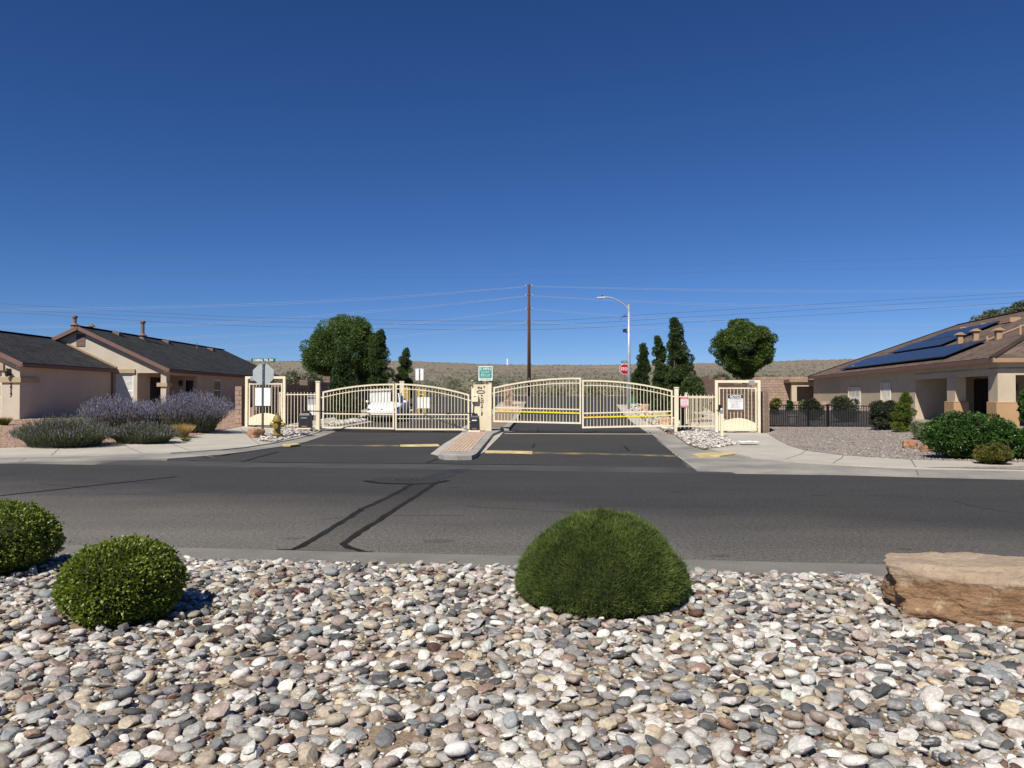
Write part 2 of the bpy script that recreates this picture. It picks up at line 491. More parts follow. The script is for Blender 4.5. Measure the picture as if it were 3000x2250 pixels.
    M['cream'] = pm('cream_paint', (.765, .675, .49, 1), (.70, .61, .435, 1), 2, .5, 50, .08, .05)
    M['cream_wall'] = pm('cream_panel', (.71, .62, .44, 1), (.62, .53, .37, 1), 1.6, .7, 50, .1, .1)
    M['scroll'] = plain('dark_bronze', (.05, .042, .032, 1), .6, .3)
    M['black'] = plain('black_metal', (.012, .012, .013, 1), .5, .3)
    M['black_plastic'] = pm('black_plastic', (.022, .024, .028, 1), (.016, .017, .02, 1), 4, .45, 80, .2, .1)
    M['white'] = plain('white_board', (.82, .82, .80, 1), .55)
    M['white_vinyl'] = plain('white_vinyl', (.78, .78, .76, 1), .5)
    M['galv'] = pm('galvanised', (.36, .385, .40, 1), (.29, .31, .325, 1), 8, .45, 60, .15, .05, metal=.35)
    M['galv_back'] = pm('sign_back', (.42, .455, .46, 1), (.36, .39, .40, 1), 4, .5, 60, .08, .03, metal=.2)
    M['post_dark'] = plain('dark_steel_post', (.075, .095, .10, 1), .55, .4)
    M['pole_white'] = plain('pale_pole', (.46, .50, .54, 1), .4, .3)
    M['green_sign'] = plain('green_sheeting', (.012, .11, .065, 1), .4)
    M['teal_sign'] = plain('teal_sheeting', (.03, .29, .235, 1), .45)
    M['red_sign'] = plain('red_sheeting', (.40, .012, .02, 1), .4)
    M['red_faded'] = plain('faded_red_print', (.55, .07, .11, 1), .5)
    M['pink_print'] = plain('faded_print', (.78, .68, .70, 1), .5)
    M['print_dark'] = plain('brown_print', (.32, .16, .16, 1), .6)
    M['letter'] = plain('white_lettering', (.85, .85, .85, 1), .4)
    M['ink'] = plain('black_print', (.015, .015, .015, 1), .5)
    M['hydrant'] = pm('hydrant_paint', (.25, .185, .035, 1), (.18, .135, .03, 1), 8, .5, 60, .15, .1)
    M['wood_pole'] = pm('pole_wood', (.085, .042, .024, 1), (.055, .028, .018, 1), 3, .9, 60, .3, .4, stretch=(6, 6, .5))
    M['insul'] = plain('insulator', (.55, .56, .58, 1), .3)
    M['wire_pale'] = plain('aluminium_wire', (.52, .55, .60, 1), .35, .2)
    M['wire_dark'] = plain('dark_wire', (.10, .12, .17, 1), .6)
    def cmu(name, c1, c2): return pm(name, c1, c2, 3.0, .95, 22, .35, 1.0, 14, bdist=.05)
    M['cmu_face'] = cmu('split_face_block', (0.264, 0.1628, 0.1144, 1), (0.1936, 0.1232, 0.088, 1))
    M['cmu_face_b'] = cmu('split_face_block_b', (0.308, 0.1892, 0.132, 1), (0.2376, 0.1452, 0.1056, 1))
    M['cmu_smooth'] = pm('smooth_block', (.36, .255, .195, 1), (.31, .215, .165, 1), 2.0, .95, 30, .15, .3)
    M['cmu_smooth_b'] = pm('smooth_block_b', (.32, .22, .168, 1), (.27, .185, .142, 1), 2.0, .95, 30, .15, .3)
    M['mortar'] = plain('mortar', (.17, .125, .095, 1), .95)
    M['glass'] = plain('dark_glass', (.02, .025, .035, 1), .06, 0, .8)
    M['blind'] = plain('pale_blinds', (.72, .74, .70, 1), .6)
    M['bars'] = plain('white_bars', (.72, .66, .56, 1), .5)
    M['door_dark'] = plain('dark_door', (.022, .014, .012, 1), .6)
    M['door_garage'] = plain('garage_door', (.62, .55, .43, 1), .6)
    M['panel'] = pm('solar_cells', (.020, .025, .040, 1), (.026, .032, .050, 1), 2, .25, 40, .1, 0, spec=.16)
    M['panel_frame'] = plain('panel_frame', (.008, .008, .01, 1), .4, .5)
    M['vent'] = plain('brown_vent', (.21, .135, .11, 1), .6, .2)
    M['vent2'] = plain('tan_vent', (.42, .27, .17, 1), .6, .1)
    M['car_white'] = pm('white_car_paint', (.80, .80, .80, 1), (.78, .78, .78, 1), 2, .22, 50, .02, 0, spec=.6)
    M['car_black'] = plain('black_trim', (.01, .01, .011, 1), .5)
    M['tyre'] = plain('tyre_rubber', (.018, .018, .019, 1), .9)
    M['rim'] = plain('alloy_rim', (.22, .225, .23, 1), .4, .6)
    M['yellow_pipe'] = plain('yellow_pipe_paint', (.72, .50, .06, 1), .5)
    M['grey_box'] = plain('dark_green_box', (.035, .05, .05, 1), .6)
    M['paper'] = plain('white_paper', (.85, .85, .85, 1), .7)
    M['terracotta'] = plain('terracotta', (.36, .16, .10, 1), .8)
    M['pot_white'] = plain('pale_pot', (.62, .60, .58, 1), .6)
    M['hose'] = plain('green_hose', (.03, .16, .10, 1), .4)
    M['bark'] = pm('bark', (.14, .10, .07, 1), (.08, .058, .042, 1), 4, .95, 30, .4, .8, stretch=(3, 3, .6))
    M['twig'] = pm('dry_twig', (.30, .22, .14, 1), (.2, .14, .09, 1), 6, .9, 40, .3, .2)
    # leaves: attribute "tint" picks between two greens
    def leaf(name, c1, c2, rough=.55, trans=.25, spec=.35):
        m, n, l, b = nt(name)
        a = n.new('ShaderNodeAttribute'); a.attribute_name = 'tint'
        c = mixc(n, l, a.outputs['Fac'], c1, c2)
        l.new(c, b.inputs['Base Color']); b.inputs['Roughness'].default_value = rough; b.inputs['Specular IOR Level'].default_value = spec
        tr = n.new('ShaderNodeBsdfTranslucent'); l.new(mixc(n, l, 1.0, c, (1.25, 1.3, .6, 1), 'MULTIPLY'), tr.inputs[0])
        mx = n.new('ShaderNodeMixShader'); mx.inputs[0].default_value = trans
        l.new(b.outputs[0], mx.inputs[1]); l.new(tr.outputs[0], mx.inputs[2])
        l.new(mx.outputs[0], n['Material Output'].inputs[0])
        return m
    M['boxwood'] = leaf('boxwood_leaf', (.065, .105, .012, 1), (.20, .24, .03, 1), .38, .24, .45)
    M['juniper'] = leaf('juniper_needle', (.048, .078, .016, 1), (.122, .162, .034, 1), .6, .2)
    M['tree_leaf'] = leaf('tree_leaf', (.034, .066, .015, 1), (.105, .165, .036, 1), .5, .3)
    M['tree_dark'] = leaf('dark_tree_leaf', (.024, .046, .013, 1), (.072, .112, .028, 1), .5, .25)
    M['tree_ash'] = leaf('ash_tree_leaf', (.036, .07, .015, 1), (.12, .18, .038, 1), .5, .3)
    M['shrub'] = leaf('glossy_shrub_leaf', (.022, .055, .011, 1), (.062, .125, .022, 1), .4, .18, .4)
    M['shrub_dark'] = leaf('dark_shrub_leaf', (.022, .032, .016, 1), (.055, .065, .028, 1), .5, .15)
    M['arbor'] = leaf('arborvitae_leaf', (.055, .085, .010, 1), (.12, .15, .018, 1), .6, .2)
    M['broom'] = leaf('grey_green_leaf', (.14, .16, .075, 1), (.24, .26, .13, 1), .7, .2)
    M['sage_leaf'] = leaf('sagebrush_leaf', (.13, .135, .09, 1), (.22, .21, .145, 1), .8, .15)
    M['yew'] = leaf('olive_dome_leaf', (.07, .075, .014, 1), (.16, .15, .03, 1), .6, .2)
    M['lav_stem'] = leaf('lavender_stem', (.085, .10, .06, 1), (.175, .185, .125, 1), .8, .15)
    M['lav_low'] = leaf('low_lavender_stem', (.075, .090, .045, 1), (.14, .155, .085, 1), .8, .15)
    M['lav_flower'] = leaf('lavender_flower', (.16, .14, .24, 1), (.285, .26, .395, 1), .8, .2)
    M['gold_grass'] = leaf('golden_grass', (.30, .20, .07, 1), (.52, .38, .16, 1), .8, .2)
    M['yellow_plant'] = leaf('yellow_green_leaf', (.09, .11, .02, 1), (.24, .22, .05, 1), .5, .25)
    M['far_tree'] = leaf('far_tree_leaf', (.08, .095, .06, 1), (.15, .165, .10, 1), .7, .2)
    M['core'] = plain('dark_bush_core', (.018, .024, .008, 1), .95)  # dark colour of the solid cores added inside bushes against see-through
    # netting on the black fence
    m, n, l, b = nt('dark_netting')
    b.inputs['Base Color'].default_value = (.02, .02, .024, 1); b.inputs['Roughness'].default_value = .9
    tr = n.new('ShaderNodeBsdfTransparent'); mx = n.new('ShaderNodeMixShader'); mx.inputs[0].default_value = .62
    l.new(tr.outputs[0], mx.inputs[1]); l.new(b.outputs[0], mx.inputs[2]); l.new(mx.outputs[0], n['Material Output'].inputs[0])
    M['netting'] = m
build_materials()

# ------------------------------------------------------------------ ground, roads, walks
def patch(name, pts, mat, off=0.0, step=1.0, skirt=0.0, parent=None, kind='structure', zf=None, cat=None, label=None, smooth=True):
    """flat polygon laid on the terrain, cut on a grid so that it follows it"""
    zf = zf or T
    bm = bmesh.new()
    f = bm.faces.new([bm.verts.new((p[0], p[1], 0)) for p in pts])
    bmesh.ops.triangulate(bm, faces=[f])
    xs = [p[0] for p in pts]; ys = [p[1] for p in pts]
    for k, lo, hi in ((0, min(xs), max(xs)), (1, min(ys), max(ys))):
        n = int((hi - lo) / step)
        for i in range(1, n + 1):
            co = [0, 0, 0]; co[k] = lo + i * (hi - lo) / (n + 1)
            no = [0, 0, 0]; no[k] = 1
            bmesh.ops.bisect_plane(bm, geom=bm.verts[:] + bm.edges[:] + bm.faces[:], plane_co=co, plane_no=no, dist=1e-5)
    bmesh.ops.triangulate(bm, faces=bm.faces[:])
    for v in bm.verts: v.co.z = zf(v.co.x, v.co.y) + off
    bmesh.ops.recalc_face_normals(bm, faces=bm.faces)
    if sum(fc.normal.z for fc in bm.faces) < 0: bmesh.ops.reverse_faces(bm, faces=bm.faces)
    if skirt:
        be = [e for e in bm.edges if e.is_boundary]
        r = bmesh.ops.extrude_edge_only(bm, edges=be)
        for v in [g for g in r['geom'] if isinstance(g, bmesh.types.BMVert)]: v.co.z -= skirt
        bmesh.ops.recalc_face_normals(bm, faces=bm.faces)
    me = bpy.data.meshes.new(name)
    o_ = off_of(parent)
    bmesh.ops.translate(bm, verts=bm.verts, vec=-o_)
    bm.to_mesh(me); bm.free()
    me.materials.append(mat)
    o = add(name, me, parent)
    if kind and not parent: o['kind'] = kind
    return o

def pix(pts, off=0.0): return [gpt(a, b, off) for a, b in pts]

def ribbon(pts, w, jitter=.2, seed=1):
    rnd = random.Random(seed)
    P = []
    for a, b in zip(pts, pts[1:]):
        n = max(1, int((Vector(b) - Vector(a)).length / .12))
        P += [Vector(a).lerp(Vector(b), i / n) for i in range(n)]
    P.append(Vector(pts[-1]))
    L, Rr = [], []
    for i, p in enumerate(P):
        t = (P[min(i + 1, len(P) - 1)] - P[max(i - 1, 0)]); t.z = 0; t.normalize()
        nn = Vector((-t.y, t.x, 0))
        ww = w * .5
        L.append(p + nn * ww * (1 + rnd.uniform(-jitter, jitter)) + nn * .018 * noise.noise((p.x * 4, p.y * 4, seed)))
        Rr.append(p - nn * ww * (1 + rnd.uniform(-jitter, jitter)) + nn * .018 * noise.noise((p.x * 4, p.y * 4, seed)))
    return L, Rr

def strip(name, pts, w, mat, z, parent, seed=1, jitter=.2):
    L, Rr = ribbon(pts, w, jitter, seed)
    mb = MB()
    for i in range(len(L) - 1):
        q = [L[i], L[i + 1], Rr[i + 1], Rr[i]]
        mb.poly([(p.x, p.y, T(p.x, p.y) + z) for p in q])
    return mb.build(name, mat, parent)

# the big sheet, denser near by
def ground_sheet():
    ys = [-12 + i * 1.0 for i in range(102)] + [90 + i * 4 for i in range(20)] + [170 + 12 * i for i in range(50)] + [780 + 80 * i for i in range(15)] + [2200, 3000, 4200]
    xs0 = np.concatenate([np.linspace(-1, -.06, 60), np.linspace(-.058, .058, 40), np.linspace(.06, 1, 60)])
    V, F = [], []
    nx = len(xs0)
    for y in ys:
        w = 70 + max(0, y) * 1.3
        for a in xs0:
            x = a * w
            V.append((x, y, T(x, y) - (.10 if y < 88 else .10 * max(0, 1 - (y - 88) / 20))))
    for j in range(len(ys) - 1):
        for i in range(nx - 1):
            a = j * nx + i
            F.append((a, a + 1, a + nx + 1, a + nx))
    o = tri_mesh('ground', V, F, M['desert'], smooth=True)
    o['kind'] = 'structure'
ground_sheet()

NEAR = lambda x: 7.44 - .115 * x
FAR = lambda x: 16.15 - .145 * x
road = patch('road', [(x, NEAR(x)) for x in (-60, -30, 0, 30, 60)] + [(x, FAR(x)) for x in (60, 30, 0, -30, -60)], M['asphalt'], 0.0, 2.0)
# asphalt of the drive through the gates, split by the median
RE = lambda y: 5.75 + .09 * (y - 33)
LE = lambda y: -8.1 + .05 * (y - 33)
LFRONT = [(-250, 1366), (0, 1359), (293, 1352.5), (490, 1346), (650, 1334), (720, 1325), (830, 1309), (900, 1295), (950, 1278), (985, 1265)]
RFRONT = [(1903, 1268), (1925, 1285), (1987, 1340), (2041, 1381)]
lf, rf = pix(LFRONT), pix(RFRONT)
drive = [lf[5], lf[6], lf[7], lf[8], lf[9]] + [Vector((LE(y), y, 0)) for y in (38, 46, 54, 62)] + [Vector((-26, 64.5, 0)), Vector((-34, 82, 0)), Vector((34, 78, 0)), Vector((27, 60, 0))] + \
        [Vector((RE(y), y, 0)) for y in (60, 52, 45, 38)] + [rf[0], rf[1], rf[2]]
ends = [Vector((rf[3].x, FAR(rf[3].x) + 1.25, 0)), Vector((lf[4].x, FAR(lf[4].x) + 1.25, 0))]
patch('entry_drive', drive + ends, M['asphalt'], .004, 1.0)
patch('valley_gutter', [(x, FAR(x) - .02) for x in (-9.5, -5, 0, 4.5)] + [(x, FAR(x) + 1.28) for x in (4.5, 0, -5, -9.5)], M['concrete_grey'], .002, 2.0)

# near kerb and the cobble bed
patch('near_kerb', [(x, NEAR(x) - .50) for x in (-40, 0, 40)] + [(x, NEAR(x) + .004) for x in (40, 0, -40)], M['kerb_grey'], .018, 2.0, .1)
def BED(x, y):
    d = (NEAR(x) - .5) - y
    return .02 + .075 * ss(0, .8, d) + .035 * noise.noise((x * .55, y * .55, 1.3)) * ss(0, 1.0, d) + .012 * noise.noise((x * 2.3, y * 2.3, 5))
patch('bed_soil', [(x, NEAR(x) - .49) for x in np.linspace(-14, 14, 9)] + [(14, -8), (-14, -8)], M['sand'], 0, .35, .12, zf=BED)

# left kerb, walk, yard; right kerb, walk, yard
LWALK = [(-250, 1348), (0, 1343), (300, 1338), (500, 1332), (650, 1322), (720, 1315), (800, 1302), (880, 1286), (930, 1270), (950, 1260)]
LBACK = [(720, 1251), (600, 1276), (482, 1295), (358, 1306), (0, 1318), (-250, 1326)]
lw, lb = pix(LWALK), pix(LBACK)
patch('kerb_left', lf + list(reversed(lw)), M['apron'], .022, .8, .1)
gateL = [Vector((-8.6, 33.2, 0)), Vector((-9.4, 33.4, 0))]
patch('pavement_left', lw + gateL + lb, M['concrete'], .055, .8, .12)
RWALK = [(1985, 1276), (2000, 1291), (2030, 1309), (2100, 1326), (2200, 1345), (2330, 1358), (2500, 1369), (2700, 1377.5), (3000, 1384), (3250, 1389)]
RBACK = [(3250, 1370), (3000, 1363), (2670, 1354), (2471, 1341), (2359, 1326), (2306, 1309), (2247, 1273), (2092, 1268)]
RROAD = [(2200, 1385), (2425, 1391), (2709, 1399), (3000, 1406), (3250, 1412)]
rw, rb, rr = pix(RWALK), pix(RBACK), pix(RROAD)
patch('kerb_right', rf + rr + list(reversed(rw)), M['apron'], .022, .8, .1)
patch('pavement_right', rw + rb, M['concrete'], .055, .8, .12)
# joints in the walks
def joint(walk, pts, seed=3, w=.022): strip('expansion_joint', pix(pts), w, M['joint'], .058, walk, seed)
wl, wr = bpy.data.objects['pavement_left'], bpy.data.objects['pavement_right']
for p in ([(358, 1307), (415, 1333)], [(482, 1296), (560, 1326)], [(180, 1312), (150, 1340)], [(705, 1258), (760, 1308)]): joint(wl, p)
for p in ([(2359, 1328), (2348, 1336), (2300, 1352)], [(2471, 1342), (2465, 1349), (2440, 1364)], [(2670, 1355), (2683, 1376)], [(2110, 1300), (2040, 1309)]): joint(wr, p, 5)
ka, kb = bpy.data.objects['kerb_left'], bpy.data.objects['kerb_right']
strip('expansion_joint', pix([(2683, 1379), (2690, 1397)]), .022, M['joint'], .025, kb)
strip('expansion_joint', pix([(2440, 1366), (2250, 1386)]), .022, M['concrete'], .025, kb)
strip('expansion_joint', pix([(2250, 1352), (2120, 1371)]), .022, M['concrete'], .025, kb)
strip('expansion_joint', pix([(1925, 1290), (1990, 1343), (2045, 1379)]), .022, M['concrete'], .025, kb)
strip('expansion_joint', pix([(415, 1337), (470, 1346)]), .022, M['concrete'], .025, ka)
strip('expansion_joint', pix([(560, 1330), (630, 1343)]), .022, M['concrete'], .025, ka)
strip('expansion_joint', pix([(75, 1346), (55, 1355)]), .022, M['joint'], .025, ka)

yl = [p.copy() for p in lb] + [Vector((-26, 21.5, 0)), Vector((-32, 21.8, 0)), Vector((-32, 62, 0)), Vector((-11.5, 62, 0)), Vector((-11.6, 33.6, 0))]
patch('yard_left', yl, M['gravel_pink'], .07, 1.0, .1)
yr = [rb[6].copy()] + [p.copy() for p in reversed(rb[:6])] + [Vector((30, 11.5, 0)), Vector((34, 30, 0)), Vector((34, 60, 0)), Vector((14.9, 60, 0)), Vector((10.35, 31.2, 0))]
patch('yard_right', yr, M['gravel_grey'], .07, 1.0, .1)
patch('parkway_strip', pix([(2705, 1377), (3000, 1374), (3250, 1376), (3250, 1388), (3000, 1384)]), M['gravel_grey'], .062, 1.0)
# beyond the gates: walks and stone beds beside the drive
patch('walk_left', [(LE(y) - 1.3, y) for y in (33.4, 45, 60)] + [(-11.2, y) for y in (60, 45, 33.4)], M['concrete'], .04, 1.0, .1)
patch('stone_bed_left', [(LE(y) - 1.3, y) for y in (33.2, 45, 60)] + [(LE(y) - .35, y) for y in (60, 45, 33.2)], M['sand'], .05, 1.0, .1)
patch('drive_kerb_left', [(LE(y) - .35, y) for y in (33.2, 45, 61)] + [(LE(y) + .02, y) for y in (61, 45, 33.2)], M['concrete'], .035, 1.0, .1)
patch('walk_right', [(RE(y) + 2.3, y) for y in (31.6, 45, 60)] + [(10.05 + .152 * (y - 31), y) for y in (60, 45, 31.6)], M['concrete'], .04, 1.0, .1)
patch('stone_bed_right', [(RE(y) + .75, y) for y in (32, 45, 61)] + [(RE(y) + 2.3, y) for y in (61, 45, 32)], M['sand'], .05, 1.0, .1)
patch('drive_kerb_right', [(RE(y) - .02, y) for y in (32, 45, 61)] + [(RE(y) + .75, y) for y in (61, 45, 32)], M['concrete'], .035, 1.0, .1)

patch('gate_sill', [(-.3, 31.55), (6.35, 31.0), (6.4, 31.42), (-.3, 31.98)], M['concrete'], .012, 1.0)
# marks on the road: trench, tar lines, manhole collar, stains
Z = lambda pts: [(700 + a / 2.765, 1300 + b / 2.765) for a, b in pts]
tl = pix(Z([(300, 868), (430, 862), (500, 835), (560, 800), (730, 700), (880, 610), (1000, 530), (1180, 450), (1300, 390), (1390, 335)]))
tr_ = pix(Z([(1090, 884), (1010, 878), (900, 845), (850, 815), (920, 755), (1120, 630), (1300, 510), (1430, 430), (1520, 370), (1590, 320)]))
patch('trench_patch', tl[1:] + list(reversed(tr_[1:])), M['asphalt2'], .003, .8, parent=road)
strip('tar_line', tl, .085, M['tar'], .006, road, 2)
strip('tar_line', tr_, .08, M['tar'], .006, road, 4)
patch('dark_patch', pix(Z([(1500, 272), (1690, 209), (1890, 206), (1690, 275), (1600, 300), (1520, 292)])), M['patchdark'], .004, .8, parent=road)
collar = pix(Z([(1070, 300), (1130, 278), (1330, 270), (1560, 275), (1640, 290), (1590, 318), (1400, 326), (1130, 318)]))
patch('manhole_collar', collar, M['asphalt2'], .005, 1, parent=road)
strip('tar_line', pix(Z([(1020, 302), (1070, 310), (1130, 321), (1400, 329), (1590, 321), (1690, 298)])), .11, M['tar'], .009, road, 8)
for cx in (1290, 1420):
    c = gpt(*Z([(cx, 292)])[0])
    mb = MB().lathe([(.165, 0), (.165, .005), (.145, .006), (.14, .003)], (c.x, c.y, .006), 24)
    for a in range(6):
        w = a * math.pi / 3
        mb.bar((c.x + .03 * math.cos(w), c.y + .03 * math.sin(w), .012), (c.x + .125 * math.cos(w), c.y + .125 * math.sin(w), .012), .024, .006)
    lid = mb.build('manhole_lid', M['lid'])
    tag(lid, 'round dark iron manhole lid, %s of the two in the concrete collar' % ('nearer the hydrant' if cx == 1290 else 'nearer the brick median'), 'manhole lid', 'manhole lids in the road')
lineA = pix(Z([(90, 150), (600, 157), (1200, 160), (1520, 159), (1580, 135), (1640, 110)]))
dr = bpy.data.objects['entry_drive']
strip('tar_line', lineA, .05, M['tar'], .008, dr, 6)
strip('tar_line', pix(Z([(30, 148), (150, 112), (310, 70)])), .08, M['tar'], .010, dr, 7)
strip('tar_line', pix(Z([(1520, 160), (1900, 168), (2400, 172)])), .05, M['tar'], .008, dr, 7)
strip('tar_line', pix([(1575, 1253), (1578, 1266)]), .04, M['tar'], .01, dr, 3)
strip('tar_line', pix([(1567, 1301), (1560, 1312)]), .05, M['tar'], .01, dr, 3)
strip('tar_line', pix([(1828, 1306), (1843, 1322)]), .06, M['tar'], .01, dr, 3)
for i, (a, b, w) in enumerate([(975, 1576, .22), (1285, 1585, .17), (860, 1578, .12), (1330, 1428, .10), (2650, 1609, .07), (2110, 1628, .09), (2400, 1452, .12), (1990, 1441, .13)]):
    c = gpt(a, b)
    mb = MB()
    mb.poly([(c.x + w * math.cos(t) * (1 + .3 * noise.noise((t, i, 0))), c.y + w * .55 * math.sin(t) * (1 + .3 * noise.noise((t, i, 5))), .0025) for t in np.linspace(0, 6.0, 14)])
    mb.build('oil_stain', M['asphalt2'], road)

# hairline cracks
rc = random.Random(9)
for i in range(16):
    x, y = rc.uniform(-9, 9), rc.uniform(8.2, 15.5)
    a = rc.choice((0, 0, 1.5)) + rc.uniform(-.35, .35)
    pts = [Vector((x, y - .115 * 0, 0))]
    for k in range(rc.randint(4, 10)):
        a += rc.uniform(-.35, .35)
        pts.append(pts[-1] + Vector((math.cos(a), math.sin(a), 0)) * rc.uniform(.15, .4))
    pts = [p_ for p_ in pts if NEAR(p_.x) + .1 < p_.y < FAR(p_.x) - .1]
    if len(pts) > 2: strip('crack', pts, .012, M['tar'], .003, road, 20 + i, .5)

# ------------------------------------------------------------------ yellow speed humps and the painted ramp
def hump(name, top, bot, mat, label, h=.05):
    a, b = pix(top), pix(bot)
    mb = MB()
    n = len(a)
    ring = []
    for i in range(n):
        m_ = (a[i] + b[i]) / 2
        ring.append([(b[i].x, b[i].y, T(b[i].x, b[i].y) + .006), (m_.x * .5 + b[i].x * .5, m_.y * .5 + b[i].y * .5, T(m_.x, m_.y) + .006 + h * .8), (m_.x, m_.y, T(m_.x, m_.y) + .006 + h), (a[i].x, a[i].y, T(a[i].x, a[i].y) + .006)])
    for i in range(n - 1):
        for k in range(3): mb.poly([ring[i][k], ring[i + 1][k], ring[i + 1][k + 1], ring[i][k + 1]])
    return tag(mb.build(name, mat, smooth=True), label, 'speed hump', 'speed humps before the gates')
hump('speed_hump', [(850, 1304), (1000, 1305), (1170, 1304)], [(850, 1307), (1000, 1308), (1170, 1308)], M['yellow_old'], 'worn faded stretch of yellow speed hump on the lane by the hydrant', .025)
hump('speed_hump', [(1172, 1303), (1230, 1302), (1280, 1301)], [(1172, 1309), (1230, 1309), (1288, 1308)], M['yellow_new'], 'bright yellow speed hump end touching the brick median, hydrant side', .03)
hump('speed_hump', [(1425, 1320), (1500, 1321), (1560, 1322)], [(1420, 1328), (1500, 1329), (1560, 1331)], M['yellow_new'], 'bright yellow speed hump end on the lane with the yellow striped gate', .03)
hump('speed_hump', [(1562, 1324), (1750, 1328.5), (1850, 1331), (1985, 1335)], [(1562, 1330), (1750, 1332.5), (1850, 1335), (1988, 1340)], M['yellow_old'], 'worn yellow speed hump across the lane of the yellow striped gate', .025)
rp = patch('painted_ramp', pix([(2025, 1337), (2060, 1334), (2110, 1331), (2150, 1332), (2160, 1335), (2110, 1342), (2045, 1344)]), M['yellow_new'], .062, 1.0, .05)
tag(rp, 'yellow painted kerb ramp at the corner of the pale pavement', 'kerb ramp', kind='thing')
pp = patch('painted_kerb_mark', pix([(826, 1307), (870, 1304), (880, 1307), (850, 1311), (830, 1311)]), M['yellow_new'], .065, 1.0, .04)
tag(pp, 'small yellow painted kerb patch below the hydrant', 'kerb mark', kind='thing')

# ------------------------------------------------------------------ brick median between the two gates
isl = thing('brick_median', 'raised brick median with grey concrete kerb between the gate lanes', 'median', gpt(1330, 1300))
outer = pix([(1262, 1331), (1285, 1336), (1330, 1338), (1380, 1337), (1405, 1333), (1419, 1326), (1440, 1304), (1462, 1282), (1474, 1268)])
far_r, far_l = Vector((.15, 33.6, 0)), Vector((-2.15, 33.8, 0))
ol = pix([(1348, 1272), (1300, 1302)])
patch('gutter_pan', outer + [far_r, far_l] + ol, M['concrete'], .02, .8, .05, parent=isl)
inner_o = pix([(1284, 1327), (1300, 1331), (1340, 1332), (1382, 1331), (1396, 1325), (1444, 1268)], .14) + [Vector((-.35, 33.5, 0)), Vector((-1.9, 33.7, 0))] + pix([(1359, 1268), (1300, 1314)], .14)
patch('kerb', inner_o, M['island_kerb'], .11, .8, .12, parent=isl)
c0 = gpt(1338, 1317, .15); c1 = gpt(1401, 1262, .15)
ax = (c1 - c0); ax.z = 0; Ln = ax.length; ax.normalize(); nx = Vector((ax.y, -ax.x, 0))
w0 = (gpt(1376, 1318, .15) - gpt(1302, 1316, .15)).length; w1 = (gpt(1428, 1262, .15) - gpt(1373, 1262, .15)).length
ww = min(w0, w1) ; lanes, rows_ = 7, 26
pv = MB().box(-.5, .5, -.5, .5, 0, 1).mesh('paver', M['paver'])
bl, bw = Ln / rows_, ww / lanes
for j in range(rows_):
    for i in range(lanes):
        p = c0 + ax * (bl * (j + .5 + (.0 if i % 2 else .25))) + nx * ((i - (lanes - 1) / 2) * bw)
        inst('brick', pv, isl, (p.x, p.y, T(p.x, p.y) + .09), (0, 0, math.atan2(ax.y, ax.x) - math.pi / 2), (bw - .016, bl - .012, .032 + random.uniform(-.003, .004)))
# rear half of the median, behind the pilaster, up to the stone pillar
axd = Vector((.044, 1, 0))
def islx(y): return -1.27 + .044 * (y - 32.2)
rear = [(islx(y) - 1.05, y) for y in (34.1, 46, 58, 64)] + [(islx(66), 65.8)] + [(islx(y) + 1.05, y) for y in (64, 58, 46, 34.1)]
rm = thing('rear_median', 'far raised median strip of soil and pavers behind the gates', 'median', (-1, 45, T(-1, 45)))
patch('kerb', rear, M['island_kerb'], .14, 1, .18, parent=rm)
patch('soil', [(islx(y) - .75, y) for y in (34.4, 46, 52)] + [(islx(y) + .75, y) for y in (52, 46, 34.4)], M['sand'], .15, 1, parent=rm)
patch('paving', [(islx(y) - .75, y) for y in (52.2, 58, 63)] + [(islx(y) + .75, y) for y in (63, 58, 52.2)], M['paver'], .15, 1, parent=rm)

# ------------------------------------------------------------------ gates and metal fences
GY = lambda x: 32.1 - .085 * x
RZG = math.atan(-.085)
GS = math.sqrt(1 + .085 ** 2)

def picket_mesh(w, mat):
    return MB().box(-w / 2, w / 2, -w / 2, w / 2, 0, 1).mesh('picket', mat)
PK = picket_mesh(.0195, M['cream'])
PKB = picket_mesh(.02, M['black'])
def scroll_mesh():
    mb = MB()
    for s in (-1, 1):                              # an S-like pair of curls on either side of a bar
        pts = []
        for i in range(11):
            t = i / 10 * 4.6
            r = .028 - .0035 * t
            pts.append((s * .036 + s * r * math.cos(t + .6), 0, .01 + r * math.sin(t + .6) + .012 * (1 if i < 6 else 0)))
        for a, b in zip(pts, pts[1:]): mb.bar(a, b, .012, .009, (0, 1, 0))
    return mb.mesh('scroll', M['scroll'])
SCR = scroll_mesh()

